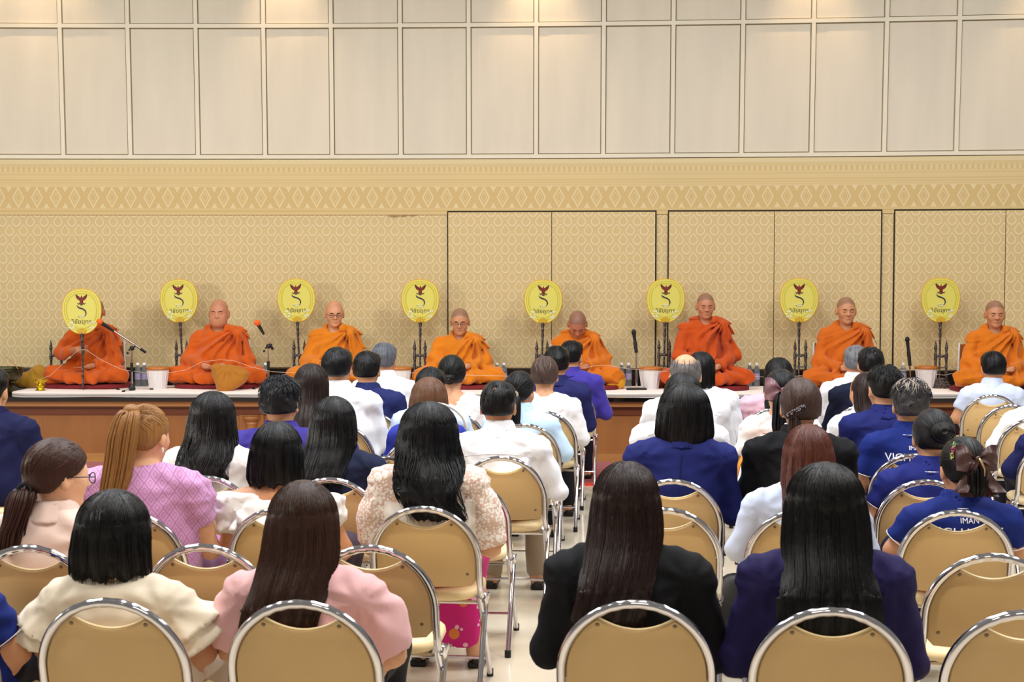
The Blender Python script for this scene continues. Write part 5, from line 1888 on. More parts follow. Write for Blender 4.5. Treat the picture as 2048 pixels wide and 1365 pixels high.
FA, FB_, FCZ = .183, .211, .80         # face half width, half height, centre above the handle foot
def fan_outline(k=1.0, n=48):
    out = []
    for i in range(n):
        t = 2 * math.pi * i / n
        c, s = math.cos(t), math.sin(t)
        p = 2 / 2.35
        x = FA * math.copysign(abs(c) ** p, c); z = FB_ * math.copysign(abs(s) ** p, s)
        x *= (1 + .03 * z / FB_) if z > 0 else (1 + .17 * z / FB_ * abs(z / FB_) ** .3)
        out.append((x * k, z * k))
    return out
def make_fan():
    r = empty('ceremonial_fan', (0, 0, 0))
    o = [(x, z + FCZ) for x, z in fan_outline()]
    face = MB().prism(o, -.006, .006, .002).build('fan_face', yel, r)
    ring = [(x, 0, z) for x, z in o]; ring.append(ring[0])
    MB().tube(ring, .0062, 6, caps=False).build('rim', yrim, face)
    for k, rad in ((.90, .0022), (.80, .0022), (.76, .0012)):
        q = [(x, -.0064, z + FCZ + .004) for x, z in fan_outline(k)]; q.append(q[0])
        MB().tube(q, rad, 4, caps=False, flat=1.0).build('border_line', ybor, face)
    dots = MB()
    q = fan_outline(.85, 64)
    for x, z in q:
        dots.ball((x, -.0064, z + FCZ + .004), (.0028, .0012, .0028), 6, 4)
    dots.build('border_beads', ybor, face)
    # winged emblem
    half = [(0, .46), (.055, .42), (.05, .30), (.10, .24), (.22, .32), (.40, .46), (.62, .56), (.61, .38), (.55, .22), (.46, .08), (.32, -.04), (.19, -.10), (.17, -.26), (.26, -.40), (.12, -.40), (0, -.56)]
    pts = half + [(-x, z) for x, z in half[-2:0:-1]]
    sc = .088
    MB().prism([(x * sc, z * sc + FCZ + .112) for x, z in pts], -.0085, -.0055).build('winged_emblem', gred, face, smooth=False)
    em = MB()
    for s in (-1, 1):
        em.tube([(s * .010, -.0075, FCZ + .075), (s * .026, -.0075, FCZ + .070), (s * .040, -.0075, FCZ + .082)], [.002, .005, .002], 6)
        em.tube([(s * .048, -.0085, FCZ + .166), (s * .044, -.0085, FCZ + .145), (s * .034, -.0085, FCZ + .124)], [.001, .003, .001], 6)
    em.ball((0, -.0075, FCZ + .064), (.016, .0015, .006), 10, 4)
    em.build('emblem_tips', gblk, face)
    # curved cypher
    pth = [(-.034, .055), (-.026, .036), (-.010, .026), (.010, .018), (.027, .002), (.033, -.022), (.028, -.042), (.020, -.052)]
    MB().tube([(x * 1.3, -.0075, z + FCZ + .006) for x, z in pth], [.0015, .006, .007, .0065, .0062, .0058, .004, .0015], 6, flat=1.0).build('cypher', gnav, face)
    lo = MB()
    lo.tube([(x * 1.3, -.0075, z + FCZ) for x, z in [(.030, -.034), (.012, -.040), (-.012, -.036), (-.026, -.044), (-.016, -.058), (.008, -.054), (.036, -.050)]], [.002, .0035, .004, .0045, .004, .004, .0015], 6)
    lo.tube([(x, -.0075, z + FCZ) for x, z in [(-.012, -.066), (.0, -.068), (.012, -.066)]], [.001, .003, .001], 6)
    lo.build('cypher_tail', gsil, face)
    tm = text_mesh('วิชัยยุทธ', .058)
    for vv in tm.vertices:
        vv.co = (vv.co.x, -.0072, vv.co.y + FCZ - .098)
    obj('lettering', tm, gblk, face)
    orn = MB()
    rr = random.Random(3)
    for s in (-1, 1):
        for i in range(11):
            orn.ball((s * (.098 + rr.uniform(-.035, .03)), -.0068, FCZ - .128 + rr.uniform(-.034, .03) - .0), (rr.uniform(.007, .013), .002, rr.uniform(.006, .011)), 8, 4)
    orn.build('corner_ornament', gsil, face)
    cr = [(-.045, -.172), (-.03, -.178), (-.02, -.162), (-.008, -.170), (0, -.150), (.008, -.170), (.02, -.162), (.03, -.178), (.045, -.172), (.04, -.200), (.02, -.214), (-.02, -.214), (-.04, -.200)]
    MB().prism([(x, z + FCZ) for x, z in cr], -.011, .008, .002).build('crest', ggold, face)
    # turned handle
    pr = [(.009, .0), (.012, .01), (.009, .02), (.0095, .30), (.012, .31), (.0095, .32), (.010, .40), (.014, .415), (.011, .43), (.0125, .455), (.017, .47), (.0125, .485), (.0115, .505), (.016, .52), (.012, .535), (.015, .555), (.019, .575), (.013, .597)]
    MB().lathe(pr, 12).build('handle', inl, r)
    return r
def make_stand():
    r = empty('fan_stand', (0, 0, 0))
    bp_ = [(.098, 0), (.098, .018), (.086, .024), (.090, .038), (.074, .048), (.078, .062), (.060, .074), (.062, .088), (.035, .10), (.001, .102)]
    MB().lathe(bp_, 22).build('base', inl, r)
    for s in (-1, 1):
        pr = [(.010, .085), (.014, .10), (.016, .13), (.011, .19), (.015, .215), (.011, .235), (.013, .26), (.018, .29), (.015, .335), (.010, .35), (.015, .375), (.018, .39), (.011, .41), (.013, .42), (.006, .445), (.0015, .47)]
        MB().lathe(pr, 12, (s * .052, 0, 0)).build('post', inl, r)
    MB().tube([(-.05, 0, .312), (-.02, 0, .312), (0, 0, .312), (.02, 0, .312), (.05, 0, .312)], [.012, .013, .019, .013, .012], 10).build('crossbar', inl, r)
    MB().tube([(-.05, 0, .20), (.05, 0, .20)], .006, 8).build('crossbar', inl, r)
    return r
fan0 = make_fan(); stand0 = make_stand()
nf = [0, 0]
def put_fan(px, topy, Y, tilt, label, stand_px, slabel):
    if px is not None:
        o = fan0 if nf[0] == 0 else copy_tree(fan0); nf[0] += 1
        p = at_y(px, topy, Y)
        ztop = p[2]
        a = math.radians(tilt)
        L = FCZ + FB_
        o.location = (p[0] - math.sin(a) * L * .8, Y, ztop - L * math.cos(a))
        o.rotation_euler = (0, a, 0)
        tag(o, label, 'fan', 'yellow ceremonial fans')
    if stand_px is not None:
        s = stand0 if nf[1] == 0 else copy_tree(stand0); nf[1] += 1
        q = at_y(stand_px, 780, Y + .005)
        s.location = (q[0], Y + .005, STZ + .0005 if Y > 13.98 else MB_Z)
        tag(s, slabel, 'stand', 'inlaid fan stands')
names = ['second', 'third', 'fourth', 'fifth', 'sixth', 'seventh', 'eighth']
for i, (px, ty, sx_, ti) in enumerate(((357.5, 560, 364, -2.5), (592.5, 559, 599, -2.2), (840.5, 560, 840, 0.3), (1086.5, 561, 1084, 1.0), (1331.5, 559, 1328, 1.2), (1598.5, 558, 1600, -.4), (1882, 557, 1881, .2))):
    put_fan(px, ty, wallY((px - 1024) / 203.0) - .33, ti, 'yellow ceremonial fan on a stand, %s fan from the left' % names[i], sx_, 'dark inlaid stand carrying the %s fan from the left' % names[i])
put_fan(None, 0, 14.1, 0, None, 113.5, 'empty dark inlaid fan stand at the far left of the stage')
# the fan held by the leftmost monk
put_fan(163, 579, 13.52, 0.0, 'yellow ceremonial fan held upright by the leftmost monk', None, None)
# ================================================================== things on the stage
blkm = plain('black_plastic', (24, 24, 26), 0.45)
orgf = plain('orange_foam', (232, 100, 30), 0.9)
def on_stage(px, py): return at_z(px, py, MB_Z)
# ---- microphones on stands
def boom_stand(px, ppx, ppy, tip, tail, label, Y):
    b0 = at_y(px, 779, Y); b0[2] = MB_Z
    r = empty('microphone_stand', b0)
    tag(r, label, 'microphone')
    piv = at_y(ppx, ppy, Y) - b0
    tp = at_y(tip[0], tip[1], Y - .12) - b0
    tl = at_y(tail[0], tail[1], Y + .04) - b0
    MB().tube([(0, 0, .05), (0, 0, piv[2] * .55)], .010, 8).build('pole', chrome, r)
    MB().tube([(0, 0, piv[2] * .45), (0, 0, piv[2] * .66)], [.013, .015], 8).build('clutch', blkm, r)
    MB().tube([(0, 0, piv[2] * .6), (piv[0], piv[1], piv[2])], .007, 8).build('upper_pole', chrome, r)
    MB().lathe([(.001, 0), (.03, .002), (.034, .02), (.026, .05), (.016, .065)], 14).build('hub', blkm, r)
    for a in (-100, 20, 150):
        t = math.radians(a)
        e = (.19 * math.cos(t), .19 * math.sin(t), .010)
        lg = MB().tube([(0, 0, .03), e], .006, 6).build('leg', chrome, r)
        MB().tube([(e[0] * .86, e[1] * .86, .012), (e[0] * 1.04, e[1] * 1.04, .010)], .0105, 8).build('rubber_foot', blkm, lg)
    kb = MB().ball(piv, (.024, .018, .024), 10, 8)
    kb.tube([piv + np.array([-.03, -.01, -.02]), piv + np.array([.035, -.01, .02])], .008, 6)
    kb.ball(piv + np.array([-.04, -.01, -.045]), .012, 8, 6)
    kb.build('joint', blkm, r)
    d = (tp - tl); d /= np.linalg.norm(d)
    bm = MB().tube([tl, tp], .0065, 8).build('boom', chrome, r)
    MB().tube([tl - d * .005, tl + d * .06], .013, 8).build('counterweight', blkm, bm)
    MB().tube([tp - d * .03, tp + d * .02, tp + d * .10], [.012, .015, .019], 10).build('microphone', blkm, r)
    c = tp + d * .125
    MB().ball(c, .030, 14, 10).build('foam_windscreen', orgf, r)
    return r
boom_stand(264, 264, 697, (222, 659), (291, 705), 'boom microphone stand with orange foam before the leftmost monk', 13.42)
boom_stand(537, 537, 693, (525, 664), (545, 698), 'boom microphone stand with orange foam beside the stout monk', 13.5)
def desk_mic(px, base_py, top, bend, label, Y):
    b0 = at_y(px, base_py, Y); b0[2] = MB_Z
    r = empty('microphone_stand', b0)
    tag(r, label, 'microphone')
    MB().box((-.095, -.05, 0), (.095, .05, .022), .006).build('base', blkm, r)
    tz = at_y(px, bend, Y)[2] - b0[2]
    tx = at_y(top[0], top[1], Y) - b0
    MB().tube([(0, 0, .02), (-.004, 0, tz)], .009, 8).build('pole', chrome, r)
    q = np.array([-.004, 0, tz]); d = tx - q; L = np.linalg.norm(d); d /= L
    MB().tube([q - d * .01, q + d * L * .42, q + d * L * .55], [.016, .019, .012], 8).build('clip', blkm, r)
    MB().tube([q + d * L * .30, q + d * L * .62, q + d * L * .80], [.012, .015, .018], 10).build('microphone', blkm, r)
    MB().ball(q + d * L * .90, (.023, .023, .030), 12, 8).build('grille', plain('mic_grille', (38, 38, 40), 0.5, metal=.5), r)
desk_mic(1273, 779, (1267, 661), 704, 'black microphone on a short desk stand between fifth and sixth monk', 13.5)
desk_mic(1820, 779, (1814, 674), 730, 'black microphone on a desk stand left of the rightmost monk', 13.5)

# ---- buckets of offerings
m, nt, b = base_mat('white_bucket', (228, 222, 220), 0.35, spec=0.5)
bump(nt, b, mapped_noise(nt, 90, detail=1), 0.25, 0.004)
WB = m
bucketrim = plain('amber_wrap', (176, 104, 44), 0.25, nscale=40, namt=.25)
def bucket(px, label, Y=13.62):
    p = at_y(px, 780, Y); p[2] = MB_Z
    r = empty('offering_bucket', p)
    tag(r, label, 'bucket', 'offering buckets')
    MB().lathe([(.078, 0), (.082, .004), (.104, .19), (.110, .192), (.110, .20), (.100, .20), (.098, .18)], 24).build('tub', WB, r)
    for i in range(16):
        pass
    MB().lathe([(.111, .188), (.114, .196), (.112, .208), (.105, .214), (.07, .220), (.001, .224)], 24, cap=False).build('wrapped_top', bucketrim, r)
    rb = MB()
    for i in range(14):
        a = 2 * math.pi * i / 14
        rb.tube([(.080 * math.cos(a), .080 * math.sin(a), .006), (.1045 * math.cos(a), .1045 * math.sin(a), .186)], .0035, 5)
    rb.build('ribs', WB, r)
bucket(316, 'white offering bucket with amber top between the first two monks')
bucket(800, 'white offering bucket with amber top behind the grey haired man')
bucket(1300, 'white offering bucket with amber top beside the black desk microphone')
bucket(1852, 'white offering bucket with amber top left of the eighth fan stand', 13.75)

# ---- water bottles
clear, nt, b = base_mat('clear_plastic', (214, 222, 226), 0.08, spec=0.5, trans=0.85, ior=1.25)
capw = plain('bottle_cap', (240, 240, 240), 0.4)
blab = plain('bottle_label', (150, 140, 170), 0.5, nscale=30, namt=.4)
def bottle(px, label, Y=13.95):
    p = at_y(px, 770, Y); p[2] = MB_Z
    r = empty('water_bottle', p)
    tag(r, label, 'bottle', 'water bottles by the monks')
    MB().lathe([(.028, 0), (.032, .006), (.032, .05), (.030, .056), (.032, .062), (.032, .15), (.029, .165), (.015, .20), (.013, .212)], 16).build('bottle_body', clear, r)
    MB().lathe([(.0150, .211), (.0150, .232), (.013, .234)], 12).build('cap', capw, r)
    MB().lathe([(.0324, .07), (.0324, .13)], 16, cap=False).build('label_band', blab, r)
bl = [(276, 'left water bottle of the pair behind the first boom stand'), (289, 'right water bottle of the pair behind the first boom stand'),
      (531, 'water bottle behind the second boom microphone stand'),
      (994, 'left water bottle of the pair right of the fourth monk'), (1008, 'right water bottle of the pair right of the fourth monk'),
      (1243, 'left water bottle of the pair left of the desk microphone'), (1257, 'right water bottle of the pair left of the desk microphone'),
      (1499, 'left water bottle of the pair right of the sixth monk'), (1513, 'right water bottle of the pair right of the sixth monk'),
      (1806, 'water bottle beside the right hand desk microphone')]
for q, l in bl:
    bottle(q, l)

# ---- cloth bags
def bag(px, py, w_, h_, d_, color, label, Y=13.7, seed=1):
    p = at_y(px, py, Y); p[2] = MB_Z + .001
    def f(P):
        d = ell(P, (0, 0, h_ * .32), (w_ * .5, d_ * .5, h_ * .40))
        d = smin(d, ell(P, (w_ * .14, 0, h_ * .62), (w_ * .24, d_ * .35, h_ * .34)), .05)
        d = smin(d, ell(P, (-w_ * .3, -.02, h_ * .22), (w_ * .26, d_ * .4, h_ * .22)), .04)
        a = np.arctan2(P[:, 2] - h_ * .9, P[:, 0])
        d = d + .010 * (np.abs(np.sin(a * 6 + 1.2 * np.sin(P[:, 0] * 22 + seed) + P[:, 1] * 8)) ** .8 - .5) + wr(P, .006, 28, seed)
        return smax(d, .001 - P[:, 2], .006)
    o = sdf_obj('cloth_bag', f, (-w_ * .75, -d_ * .75, -.01), (w_ * .75, d_ * .75, h_ * 1.2), .009, robe_mat(color))
    o.location = p
    tag(o, label, 'bag', 'monks cloth bags')
bag(68, 778, .34, .24, .26, (160, 116, 26), 'ochre cloth bag beside the leftmost monk', 13.75, 3)
bag(1232, 778, .20, .18, .2, (214, 150, 20), 'yellow cloth bag right of the bowing monk', 13.66, 5)
bag(1326, 776, .22, .20, .2, (176, 84, 16), 'brown orange cloth bag behind the balding man', 13.8, 8)
bag(1622, 772, .26, .15, .2, (150, 112, 30), 'olive cloth bundle left of the seventh monk', 13.75, 9)
bag(838, 778, .22, .16, .2, (190, 110, 20), 'orange brown cloth bundle near the fourth fan stand', 13.72, 12)
# ochre cloth on the stout monk's lap
mroot, mg, mwp = MONKS['stout second monk']
def lapf(P):
    d = ell(P, (-.03, .0, .02), (.17, .06, .085))
    d = smin(d, cap(P, (.10, .02, .07), (.03, .03, -.09), .05, .07), .05)
    d = smin(d, cap(P, (-.13, .0, -.02), (.02, .03, -.11), .06, .06), .05)
    a = np.arctan2(P[:, 2] - .1, P[:, 0] + .02)
    return d + .010 * (np.abs(np.sin(a * 6 + 1.1 * np.sin(P[:, 0] * 20))) ** .8 - .5) + wr(P, .005, 26, 4)
o = sdf_obj('folded_cloth', lapf, (-.26, -.1, -.2), (.24, .14, .16), .009, robe_mat((168, 106, 30)))
pp = at_y(455, 752, 13.44)
o.location = pp; o.rotation_euler = (0, 0, math.pi)
tag(o, 'ochre cloth folded on the lap of the stout monk', 'cloth')

# ---- gilt pedestal tray, bronze water bowl with brush
gilt = plain('gilt', (214, 178, 30), 0.25, metal=.85, nscale=40, namt=.2)
p = at_y(81, 785, 13.36); p[2] = MB_Z
r = empty('pedestal_tray', p); tag(r, 'small shiny gold pedestal tray on the white cloth', 'tray')
MB().lathe([(.048, 0), (.050, .01), (.036, .022), (.032, .04), (.036, .052), (.024, .06), (.022, .07), (.040, .085), (.058, .098), (.060, .106), (.052, .104), (.03, .092), (.001, .088)], 24).build('tray', gilt, r)
t = MB()
for i in range(10):
    a = 2 * math.pi * i / 10
    t.tube([(.055 * math.cos(a), .055 * math.sin(a), .10), (.064 * math.cos(a + .1), .064 * math.sin(a + .1), .118)], [.010, .002], 5)
t.build('petal_rim', gilt, r)
bronze, nt, b = base_mat('dark_bronze', (66, 64, 40), 0.3, metal=.8)
vary(nt, b, (66, 64, 40), .5, mapped_noise(nt, 45, detail=4)); bump(nt, b, mapped_noise(nt, 70, detail=3), .5, .006)
p = at_z(6, 786, STZ); p[2] = STZ
r = empty('water_bowl', p); tag(r, 'dark bronze holy water bowl on a patterned foot at the left edge', 'bowl')
MB().lathe([(.12, 0), (.125, .015), (.10, .03), (.085, .06), (.10, .09), (.11, .096)], 28).build('foot', bronze, r)
MB().lathe([(.06, .096), (.13, .115), (.175, .16), (.186, .205), (.182, .225), (.192, .232), (.188, .24), (.172, .235), (.165, .20), (.12, .14), (.001, .12)], 32).build('bowl', bronze, r)
p = at_y(36, 738, 13.3); q = at_y(6, 709, 13.3)
o = MB().tube([p, p * .7 + q * .3 + np.array([0, 0, .012]), q], [.004, .0035, .002], 6).build('water_brush', plain('straw', (170, 120, 60), .7)); tag(o, 'thin straw brush leaning from the bronze water bowl', 'brush')
MB().tube([at_y(41, 752, 13.3), p], [.006, .005], 6).build('handle', blkm, o)

# ---- sacred white thread passing through the monks' hands
pts = [(68, 763), (100, 752), (132, 722), (158, 700), (172, 700), (205, 722), (245, 740), (290, 746), (335, 747), (372, 740), (405, 724), (440, 720), (468, 722), (505, 735), (545, 744), (600, 747), (668, 742), (720, 742), (790, 744), (850, 748),
       (905, 750), (935, 751), (990, 752), (1050, 754), (1110, 748), (1160, 738), (1190, 732), (1212, 731), (1255, 738), (1320, 743), (1370, 746), (1412, 750), (1440, 750), (1500, 754), (1560, 755), (1620, 751), (1680, 745), (1720, 744), (1780, 742), (1838, 740), (1862, 748), (1888, 751), (1920, 744), (1960, 748), (1990, 752), (2060, 752)]
pth = []
for i, (a, c) in enumerate(pts):
    pth.append(at_y(a, c, 13.40 if 120 < a < 210 else 13.47))
o = MB().tube(pth, .0018, 5).build('sacred_thread', plain('white_thread', (206, 186, 166), .8))
tag(o, 'thin white thread running through the hands of all the monks', 'thread')

# ================================================================== details worn by the audience
def put(sp, name, mb, mat, parent=None):
    return mb.build(name, mat, parent or sp['root'])
# lettering on the polo shirts, draped on the back
prt = plain('white_print', (240, 240, 244), .6)
def polo_text(sp, txt, size, z, dx=0.0, name='lettering'):
    tm = text_mesh(txt, size)
    co = np.array([v.co[:] for v in tm.vertices], f32)
    x = co[:, 0] + dx; zz = co[:, 1] + z
    y = surf_y(sp['tf'], x, zz) - .0022
    for v, a, b2, c in zip(tm.vertices, x, y, zz):
        v.co = (a, b2, c)
    return obj(name, tm, prt, sp['topobj'])
def line_on_back(sp, pts, rad, mat, name):
    x = np.array([p[0] for p in pts], f32); z = np.array([p[1] for p in pts], f32)
    y = surf_y(sp['tf'], x, z) - rad * .3
    return MB().tube(list(zip(x, y, z)), rad, 5).build(name, mat, sp['topobj'])
for k in ('r4f', 'r2f'):
    sp = PP[k]; g = sp['g']
    up_ = .02 if k == 'r2f' else 0.0
    polo_text(sp, 'VICHAIYUT', .056, g.zn - .112 + up_, g.sx)
    polo_text(sp, 'IMAN', .030, g.zn - .062 + up_, g.sx + .01)
for k in ('r4f', 'r2f', 'r0a', 'r3f'):
    sp = PP[k]; g = sp['g']
    for s in (-1, 1):
        S, Eb, W, _, _ = g.arm[s]
        T = S + (Eb - S) * .645
        ax = (Eb - S) / np.linalg.norm(Eb - S)
        u = np.cross(ax, [0, 1, 0]); u /= np.linalg.norm(u); v_ = np.cross(ax, u)
        ring = [T + .0655 * (math.cos(t) * u + math.sin(t) * v_) for t in [2 * math.pi * i / 20 for i in range(21)]]
        MB().tube(ring, .0016, 5, caps=False).build('sleeve_piping', prt, sp['topobj'])
    rim_ = [(g.sx + .0985 * math.sin(a), g.yn + .010 - .0985 * math.cos(a) / 1.05, g.zn + .002) for a in np.linspace(-1.5, 1.5, 25)]
    MB().tube(rim_, .0022, 5).build('collar_piping', prt, sp['topobj'])
# shirt yoke seam on the white shirt by the aisle
sp = PP['r4c']; g = sp['g']
line_on_back(sp, [(g.sx + t, g.zn - .085 - .02 * (t / .18) ** 2) for t in np.linspace(-.17, .17, 15)], .0016, cloth_mat((208, 210, 220)), 'yoke_seam')
# jacket centre seams
for k in ('r0d', 'r0e', 'r3d', 'r3e', 'r4a', 'r5f', 'r8b', 'r9b', 'r7f'):
    sp = PP[k]; g = sp['g']
    line_on_back(sp, [(g.sx * t2, z) for t2, z in zip(np.linspace(1, .2, 9), np.linspace(g.zn - .04, .56, 9))], .0014, cloth_mat(tuple(int(c * .6) for c in sp['top_c'])), 'back_seam')

# ears rings, spectacles, clips, bows, buns
pearl = plain('pearl', (238, 228, 216), .25)
silver = plain('silver', (200, 198, 200), .2, metal=1.0)
for k, s in (('r2a', 1), ('r9b', 1), ('r2b', 1)):
    sp = PP[k]; g = sp['g']
    e = hpt(g, (s * .084, -.010, -.166))
    MB().ball(e, (.006, .006, .012 if k == 'r2a' else .007), 8, 6).build('earring', pearl, sp['root'])
sp = PP['r1a']; g = sp['g']
gl = MB()
for s in (-1, 1):
    ring = [hpt(g, (s * .034 + .024 * math.cos(t), .108 - .004 * abs(math.cos(t)), -.118 + .018 * math.sin(t))) for t in [2 * math.pi * i / 18 for i in range(19)]]
    gl.tube(ring, .0022, 5, caps=False)
    gl.tube([hpt(g, p) for p in ((s * .058, .104, -.112), (s * .086, .05, -.110), (s * .088, -.005, -.112))], .0022, 5)
gl.tube([hpt(g, p) for p in ((-.010, .108, -.114), (0, .112, -.110), (.010, .108, -.114))], .002, 5)
gl.build('spectacles', glassm, sp['root'])
# hair tie of low ponytails
for k, col_ in (('r1a', (20, 18, 20)), ('r6c', (150, 140, 130))):
    sp = PP[k]; g = sp['g']
    rt = hpt(g, sp['hair'].get('root'))
    c = rt + np.array([0, -.022, .004])
    MB().tube([c + .024 * np.array([math.cos(t), .25 * math.sin(t), math.sin(t) * .9]) for t in [2 * math.pi * i / 14 for i in range(15)]], .008, 6, caps=False).build('hair_tie', plain('hair_tie_%s' % k, col_, .7), sp['hairobj'])
# wrapped base of the high ponytail
sp = PP['r2a']; g = sp['g']
rt = hpt(g, (-.01, -.088, -.024))
MB().ball(rt + np.array([0, -.012, .006]), (.034, .034, .028), 14, 10).build('ponytail_wrap', sp['hm'], sp['hairobj'])
# buns and twists
def coil(sp, c, R, r_, turns=1.0, squash=.6, name='bun'):
    g = sp['g']
    mb = MB()
    n = 30
    cc = np.array(c, float)
    mb2 = []
    for k in range(3):
        rr = R * (1 - .3 * k)
        pts = [hpt(g, cc + np.array([rr * math.cos(t), -.018 * k - .004, rr * math.sin(t) * .85])) for t in [2 * math.pi * i / n for i in range(n + 1)]]
        mb.tube(pts, r_ * (1 - .1 * k), 8, caps=False)
    mb.ball(hpt(g, cc + np.array([0, -.02, 0])), (R * .7, R * .45, R * .65), 12, 8)
    return mb.build(name, sp['hm'], sp['hairobj'])
coil(PP['r3f'], (.02, -.112, -.105), .036, .019)
coil(PP['r7b'], (.0, -.108, -.145), .026, .016)
# French twist with a lighter streak
sp = PP['r7c']; g = sp['g']
tw = MB()
tw.tube([hpt(g, p) for p in ((-.012, -.088, -.012), (-.020, -.116, -.055), (.0, -.126, -.10), (.016, -.118, -.145), (.02, -.10, -.168))], [.010, .021, .024, .018, .006], 10)
tw.build('hair_twist', sp['hm'], sp['hairobj'])
hl = MB()
for i in range(9):
    x = -.055 + .0135 * i
    hl.tube([hpt(g, p) for p in ((x * .7, -.06 - .02 * math.cos(x * 20), -.006), (x * .9, -.108, -.05), (x * .7, -.114, -.09), (x * .3 + .008, -.116, -.125))], [.001, .003, .003, .001], 5)
hl.build('hair_highlight', hair_mat((132, 108, 98)), sp['hairobj'])
# claw clip
sp = PP['r3e']; g = sp['g']
cl = MB(); gem = MB()
rr_ = random.Random(4)
for i in range(9):
    u = i / 8
    c = hpt(g, (-.062 + .075 * u, -.110 - .022 * math.sin(u * math.pi), -.150 + .045 * u))
    cl.ball(c, .011, 8, 6)
    cl.tube([c, c + np.array([.004, -.012, -.024])], [.006, .002], 6)
    for q in range(3):
        gem.ball(c + np.array([rr_.uniform(-.008, .008), -.010, rr_.uniform(-.006, .012)]), .0034, 6, 4)
cc_ = cl.build('claw_clip', plain('tortoise_clip', (52, 36, 34), .25), sp['hairobj'])
gem.build('rhinestones', silver, cc_)
# ribbon bows
def bow(sp, c, sc, color, name, tails=True, parent=None):
    g = sp['g']
    mt = plain('satin_%s' % sp['chair'], color, .4, nscale=20, namt=.2)
    def W_(p): return hpt(g, np.array(c) + np.array(p) * sc)
    V = []; Fc = []
    mb = MB()
    for s in (-1, 1):
        V = []; nU, nV = 12, 9
        for i in range(nU + 1):
            u = i / nU
            for j in range(nV + 1):
                v2 = j / nV * 2 - 1
                hgt = .012 + .050 * math.sin(min(1, u * 1.15) * math.pi * .62)
                x = s * (.010 + .088 * u)
                y = -.016 - .030 * math.sin(u * math.pi) * (1 - .4 * v2 * v2) + .006 * math.sin(v2 * 5 + u * 5)
                z = v2 * hgt + .012 * u + .004 * math.sin(v2 * 7)
                V.append(W_((x, y, z)))
        Fc = [(i * (nV + 1) + j, (i + 1) * (nV + 1) + j, (i + 1) * (nV + 1) + j + 1, i * (nV + 1) + j + 1) for i in range(nU) for j in range(nV)]
        # back sheet of the loop
        o2 = len(V)
        V2 = []
        for i in range(nU + 1):
            u = i / nU
            for j in range(nV + 1):
                v2 = j / nV * 2 - 1
                hgt = .012 + .050 * math.sin(min(1, u * 1.15) * math.pi * .62)
                V2.append(W_((s * (.010 + .088 * u), -.006 - .004 * math.sin(u * math.pi), v2 * hgt + .012 * u)))
        mb.add(V + V2, Fc + [tuple(k + o2 for k in f[::-1]) for f in Fc] +
               [(nU * (nV + 1) + j, o2 + nU * (nV + 1) + j, o2 + nU * (nV + 1) + j + 1, nU * (nV + 1) + j + 1) for j in range(nV)])
        if tails:
            for q in range(2):
                V = []
                for i in range(11):
                    u = i / 10
                    for j in range(5):
                        v2 = j / 4 * 2 - 1
                        V.append(W_((s * (.012 + (.050 + .03 * q) * u) + v2 * (.012 + .024 * u), -.022 - .012 * math.sin(u * 6 + q) - .010 * q + .006 * math.sin(v2 * 4 + u * 9), -.01 - (.165 - .02 * q) * u)))
                n0 = len(V)
                Vb = [p + np.array([0, .003, 0]) for p in V]
                f = [(i * 5 + j, (i + 1) * 5 + j, (i + 1) * 5 + j + 1, i * 5 + j + 1) for i in range(10) for j in range(4)]
                rim = [(i * 5, (i + 1) * 5, n0 + (i + 1) * 5, n0 + i * 5) for i in range(10)] + [(i * 5 + 4, n0 + i * 5 + 4, n0 + (i + 1) * 5 + 4, (i + 1) * 5 + 4) for i in range(10)] + [(50 + j, 51 + j, n0 + 51 + j, n0 + 50 + j) for j in range(4)]
                mb.add(V + Vb, f + [tuple(k + n0 for k in q2[::-1]) for q2 in f] + rim)
    b_ = mb.build(name, mt, parent or sp['hairobj'], angle=60)
    MB().ball(W_((0, -.030, 0)), (.014 * sc, .012 * sc, .020 * sc), 10, 8).build('knot', mt, b_)
    return b_
bw = bow(PP['r2f'], (.012, -.114, -.088), .78, (70, 44, 42), 'ribbon_bow')
sp = PP['r2f']; g = sp['g']
MB().tube([hpt(g, p) for p in ((.012, -.152, -.084), (.020, -.158, -.100), (.030, -.156, -.125), (.030, -.15, -.15))], [.004, .005, .003, .001], 6).build('gold_chain', plain('chain_gold', (200, 170, 130), .3, metal=.8), bw)
bow(PP['r5e'], (.0, -.108, -.11), .95, (116, 78, 84), 'ribbon_bow', tails=False)
# star clips
def star(g, c, R, col_, name, parent):
    pts = []
    for i in range(11):
        t = math.pi * i / 5 + .3
        r_ = R if i % 2 == 0 else R * .45
        pts.append(hpt(g, (c[0] + r_ * math.cos(t) * .7, c[1] + .5 * r_ * math.cos(t), c[2] + r_ * math.sin(t))))
    return MB().tube(pts, .0022, 5, caps=False).build(name, plain('clip_' + name + str(col_), col_, .4), parent)
star(g, (-.063, -.088, -.046), .014, (196, 74, 120), 'star_clip', sp['hairobj'])
star(g, (-.057, -.086, -.028), .012, (150, 196, 110), 'star_clip', sp['hairobj'])
star(g, (-.067, -.090, -.068), .016, (206, 206, 104), 'star_clip', sp['hairobj'])
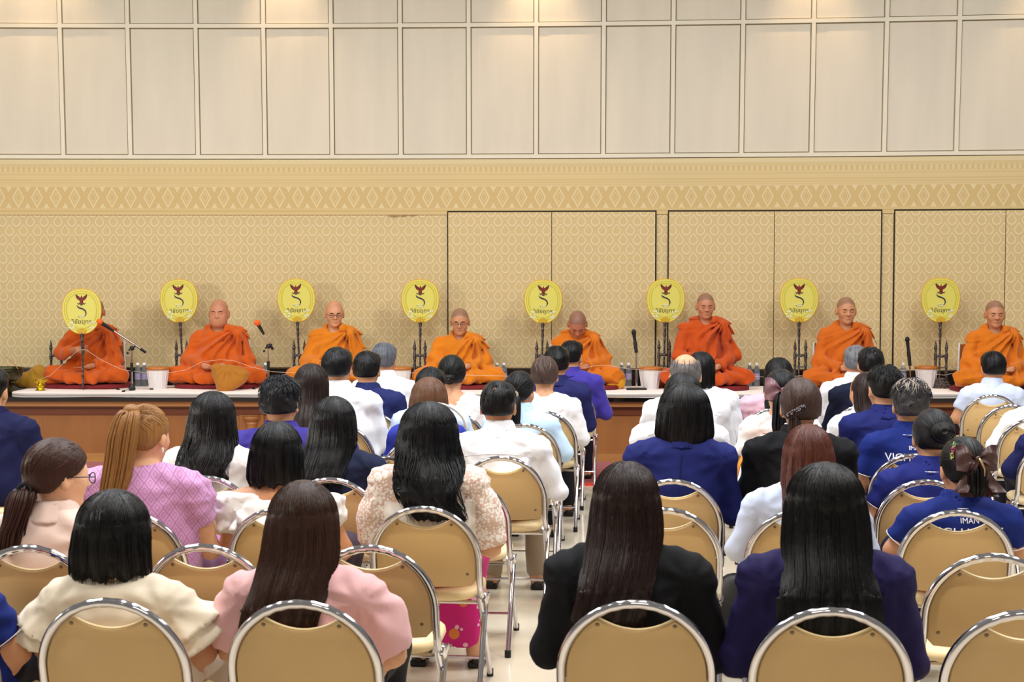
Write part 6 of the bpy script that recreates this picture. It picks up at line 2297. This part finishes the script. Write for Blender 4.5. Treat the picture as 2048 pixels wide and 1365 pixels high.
# hair band of the woman in lace
sp = PP['r2c']; g = sp['g']
O = np.array([g.hx, g.hy, g.zt])
MB().tube([O + np.array([.010 + .1365 * math.sin(t), .052, -.128 + .108 * math.cos(t)]) for t in np.linspace(-1.5, 1.5, 25)], .0058, 6, flat=1.0).build('hair_band', plain('hair_band', (238, 232, 230), .4), sp['hairobj'])
# orange sash over the chair and shoulder of the woman with the mauve bow
sash = plain('orange_sash', (240, 148, 36), .6, nscale=20)
cx_, cy_, a_ = CHAIRS['r5e']
r = empty('sash', (cx_, cy_, 0), a_)
tag(r, 'orange sash draped over a chair back beside the white lace top', 'sash')
V = []
path = []
for i in range(14):
    t = 1.15 + (math.pi - 1.15 + .0) * i / 13
    z = CH - TR - CW + (CW + .016) * math.sin(t)
    path.append((-(-1) * (CW + .016) * math.cos(t), by(z) - .004, z))
path += [(-(CW + .02), by(z) - .006, z) for z in (.55, .50, .46)]
n = len(path)
for i, (x, y, z) in enumerate(path):
    k = .5 + .5 * math.sin(i * .7)
    V += [(x, y - .030, z), (x * 1.03, y - .012, z + .010 + .004 * k), (x * 1.03, y + .03, z + .010), (x, y + .06, z)]
Fc = [(i * 4 + j, (i + 1) * 4 + j, (i + 1) * 4 + j + 1, i * 4 + j + 1) for i in range(n - 1) for j in range(3)]
n0 = len(V)
V2 = [(x * .985, y, z - .006) for x, y, z in V]
MB().add(V + V2, Fc + [tuple(k + n0 for k in f[::-1]) for f in Fc]).build('sash_cloth', sash, r)
# black shoulder bag hanging beside the middle chair of the right block
cx_, cy_, a_ = CHAIRS['r2d']
r = empty('shoulder_bag', (cx_ + .34, cy_ + .32, 0), a_)
tag(r, 'black shoulder bag standing on the floor right of the empty chairs', 'bag')
blk = plain('bag_leather', (26, 26, 28), .5)
def bagf(P):
    d = ell(P, (0, 0, .19), (.13, .10, .24))
    d = smax(d, .002 - P[:, 2], .03)
    return d + wr(P, .006, 22, 3)
sdf_obj('bag_body', bagf, (-.2, -.16, -.01), (.2, .16, .48), .011, blk, r)
MB().tube([(-.07, 0, .38), (-.06, 0, .50), (0, 0, .55), (.06, 0, .50), (.07, 0, .38)], .009, 8).build('strap', blk, r)
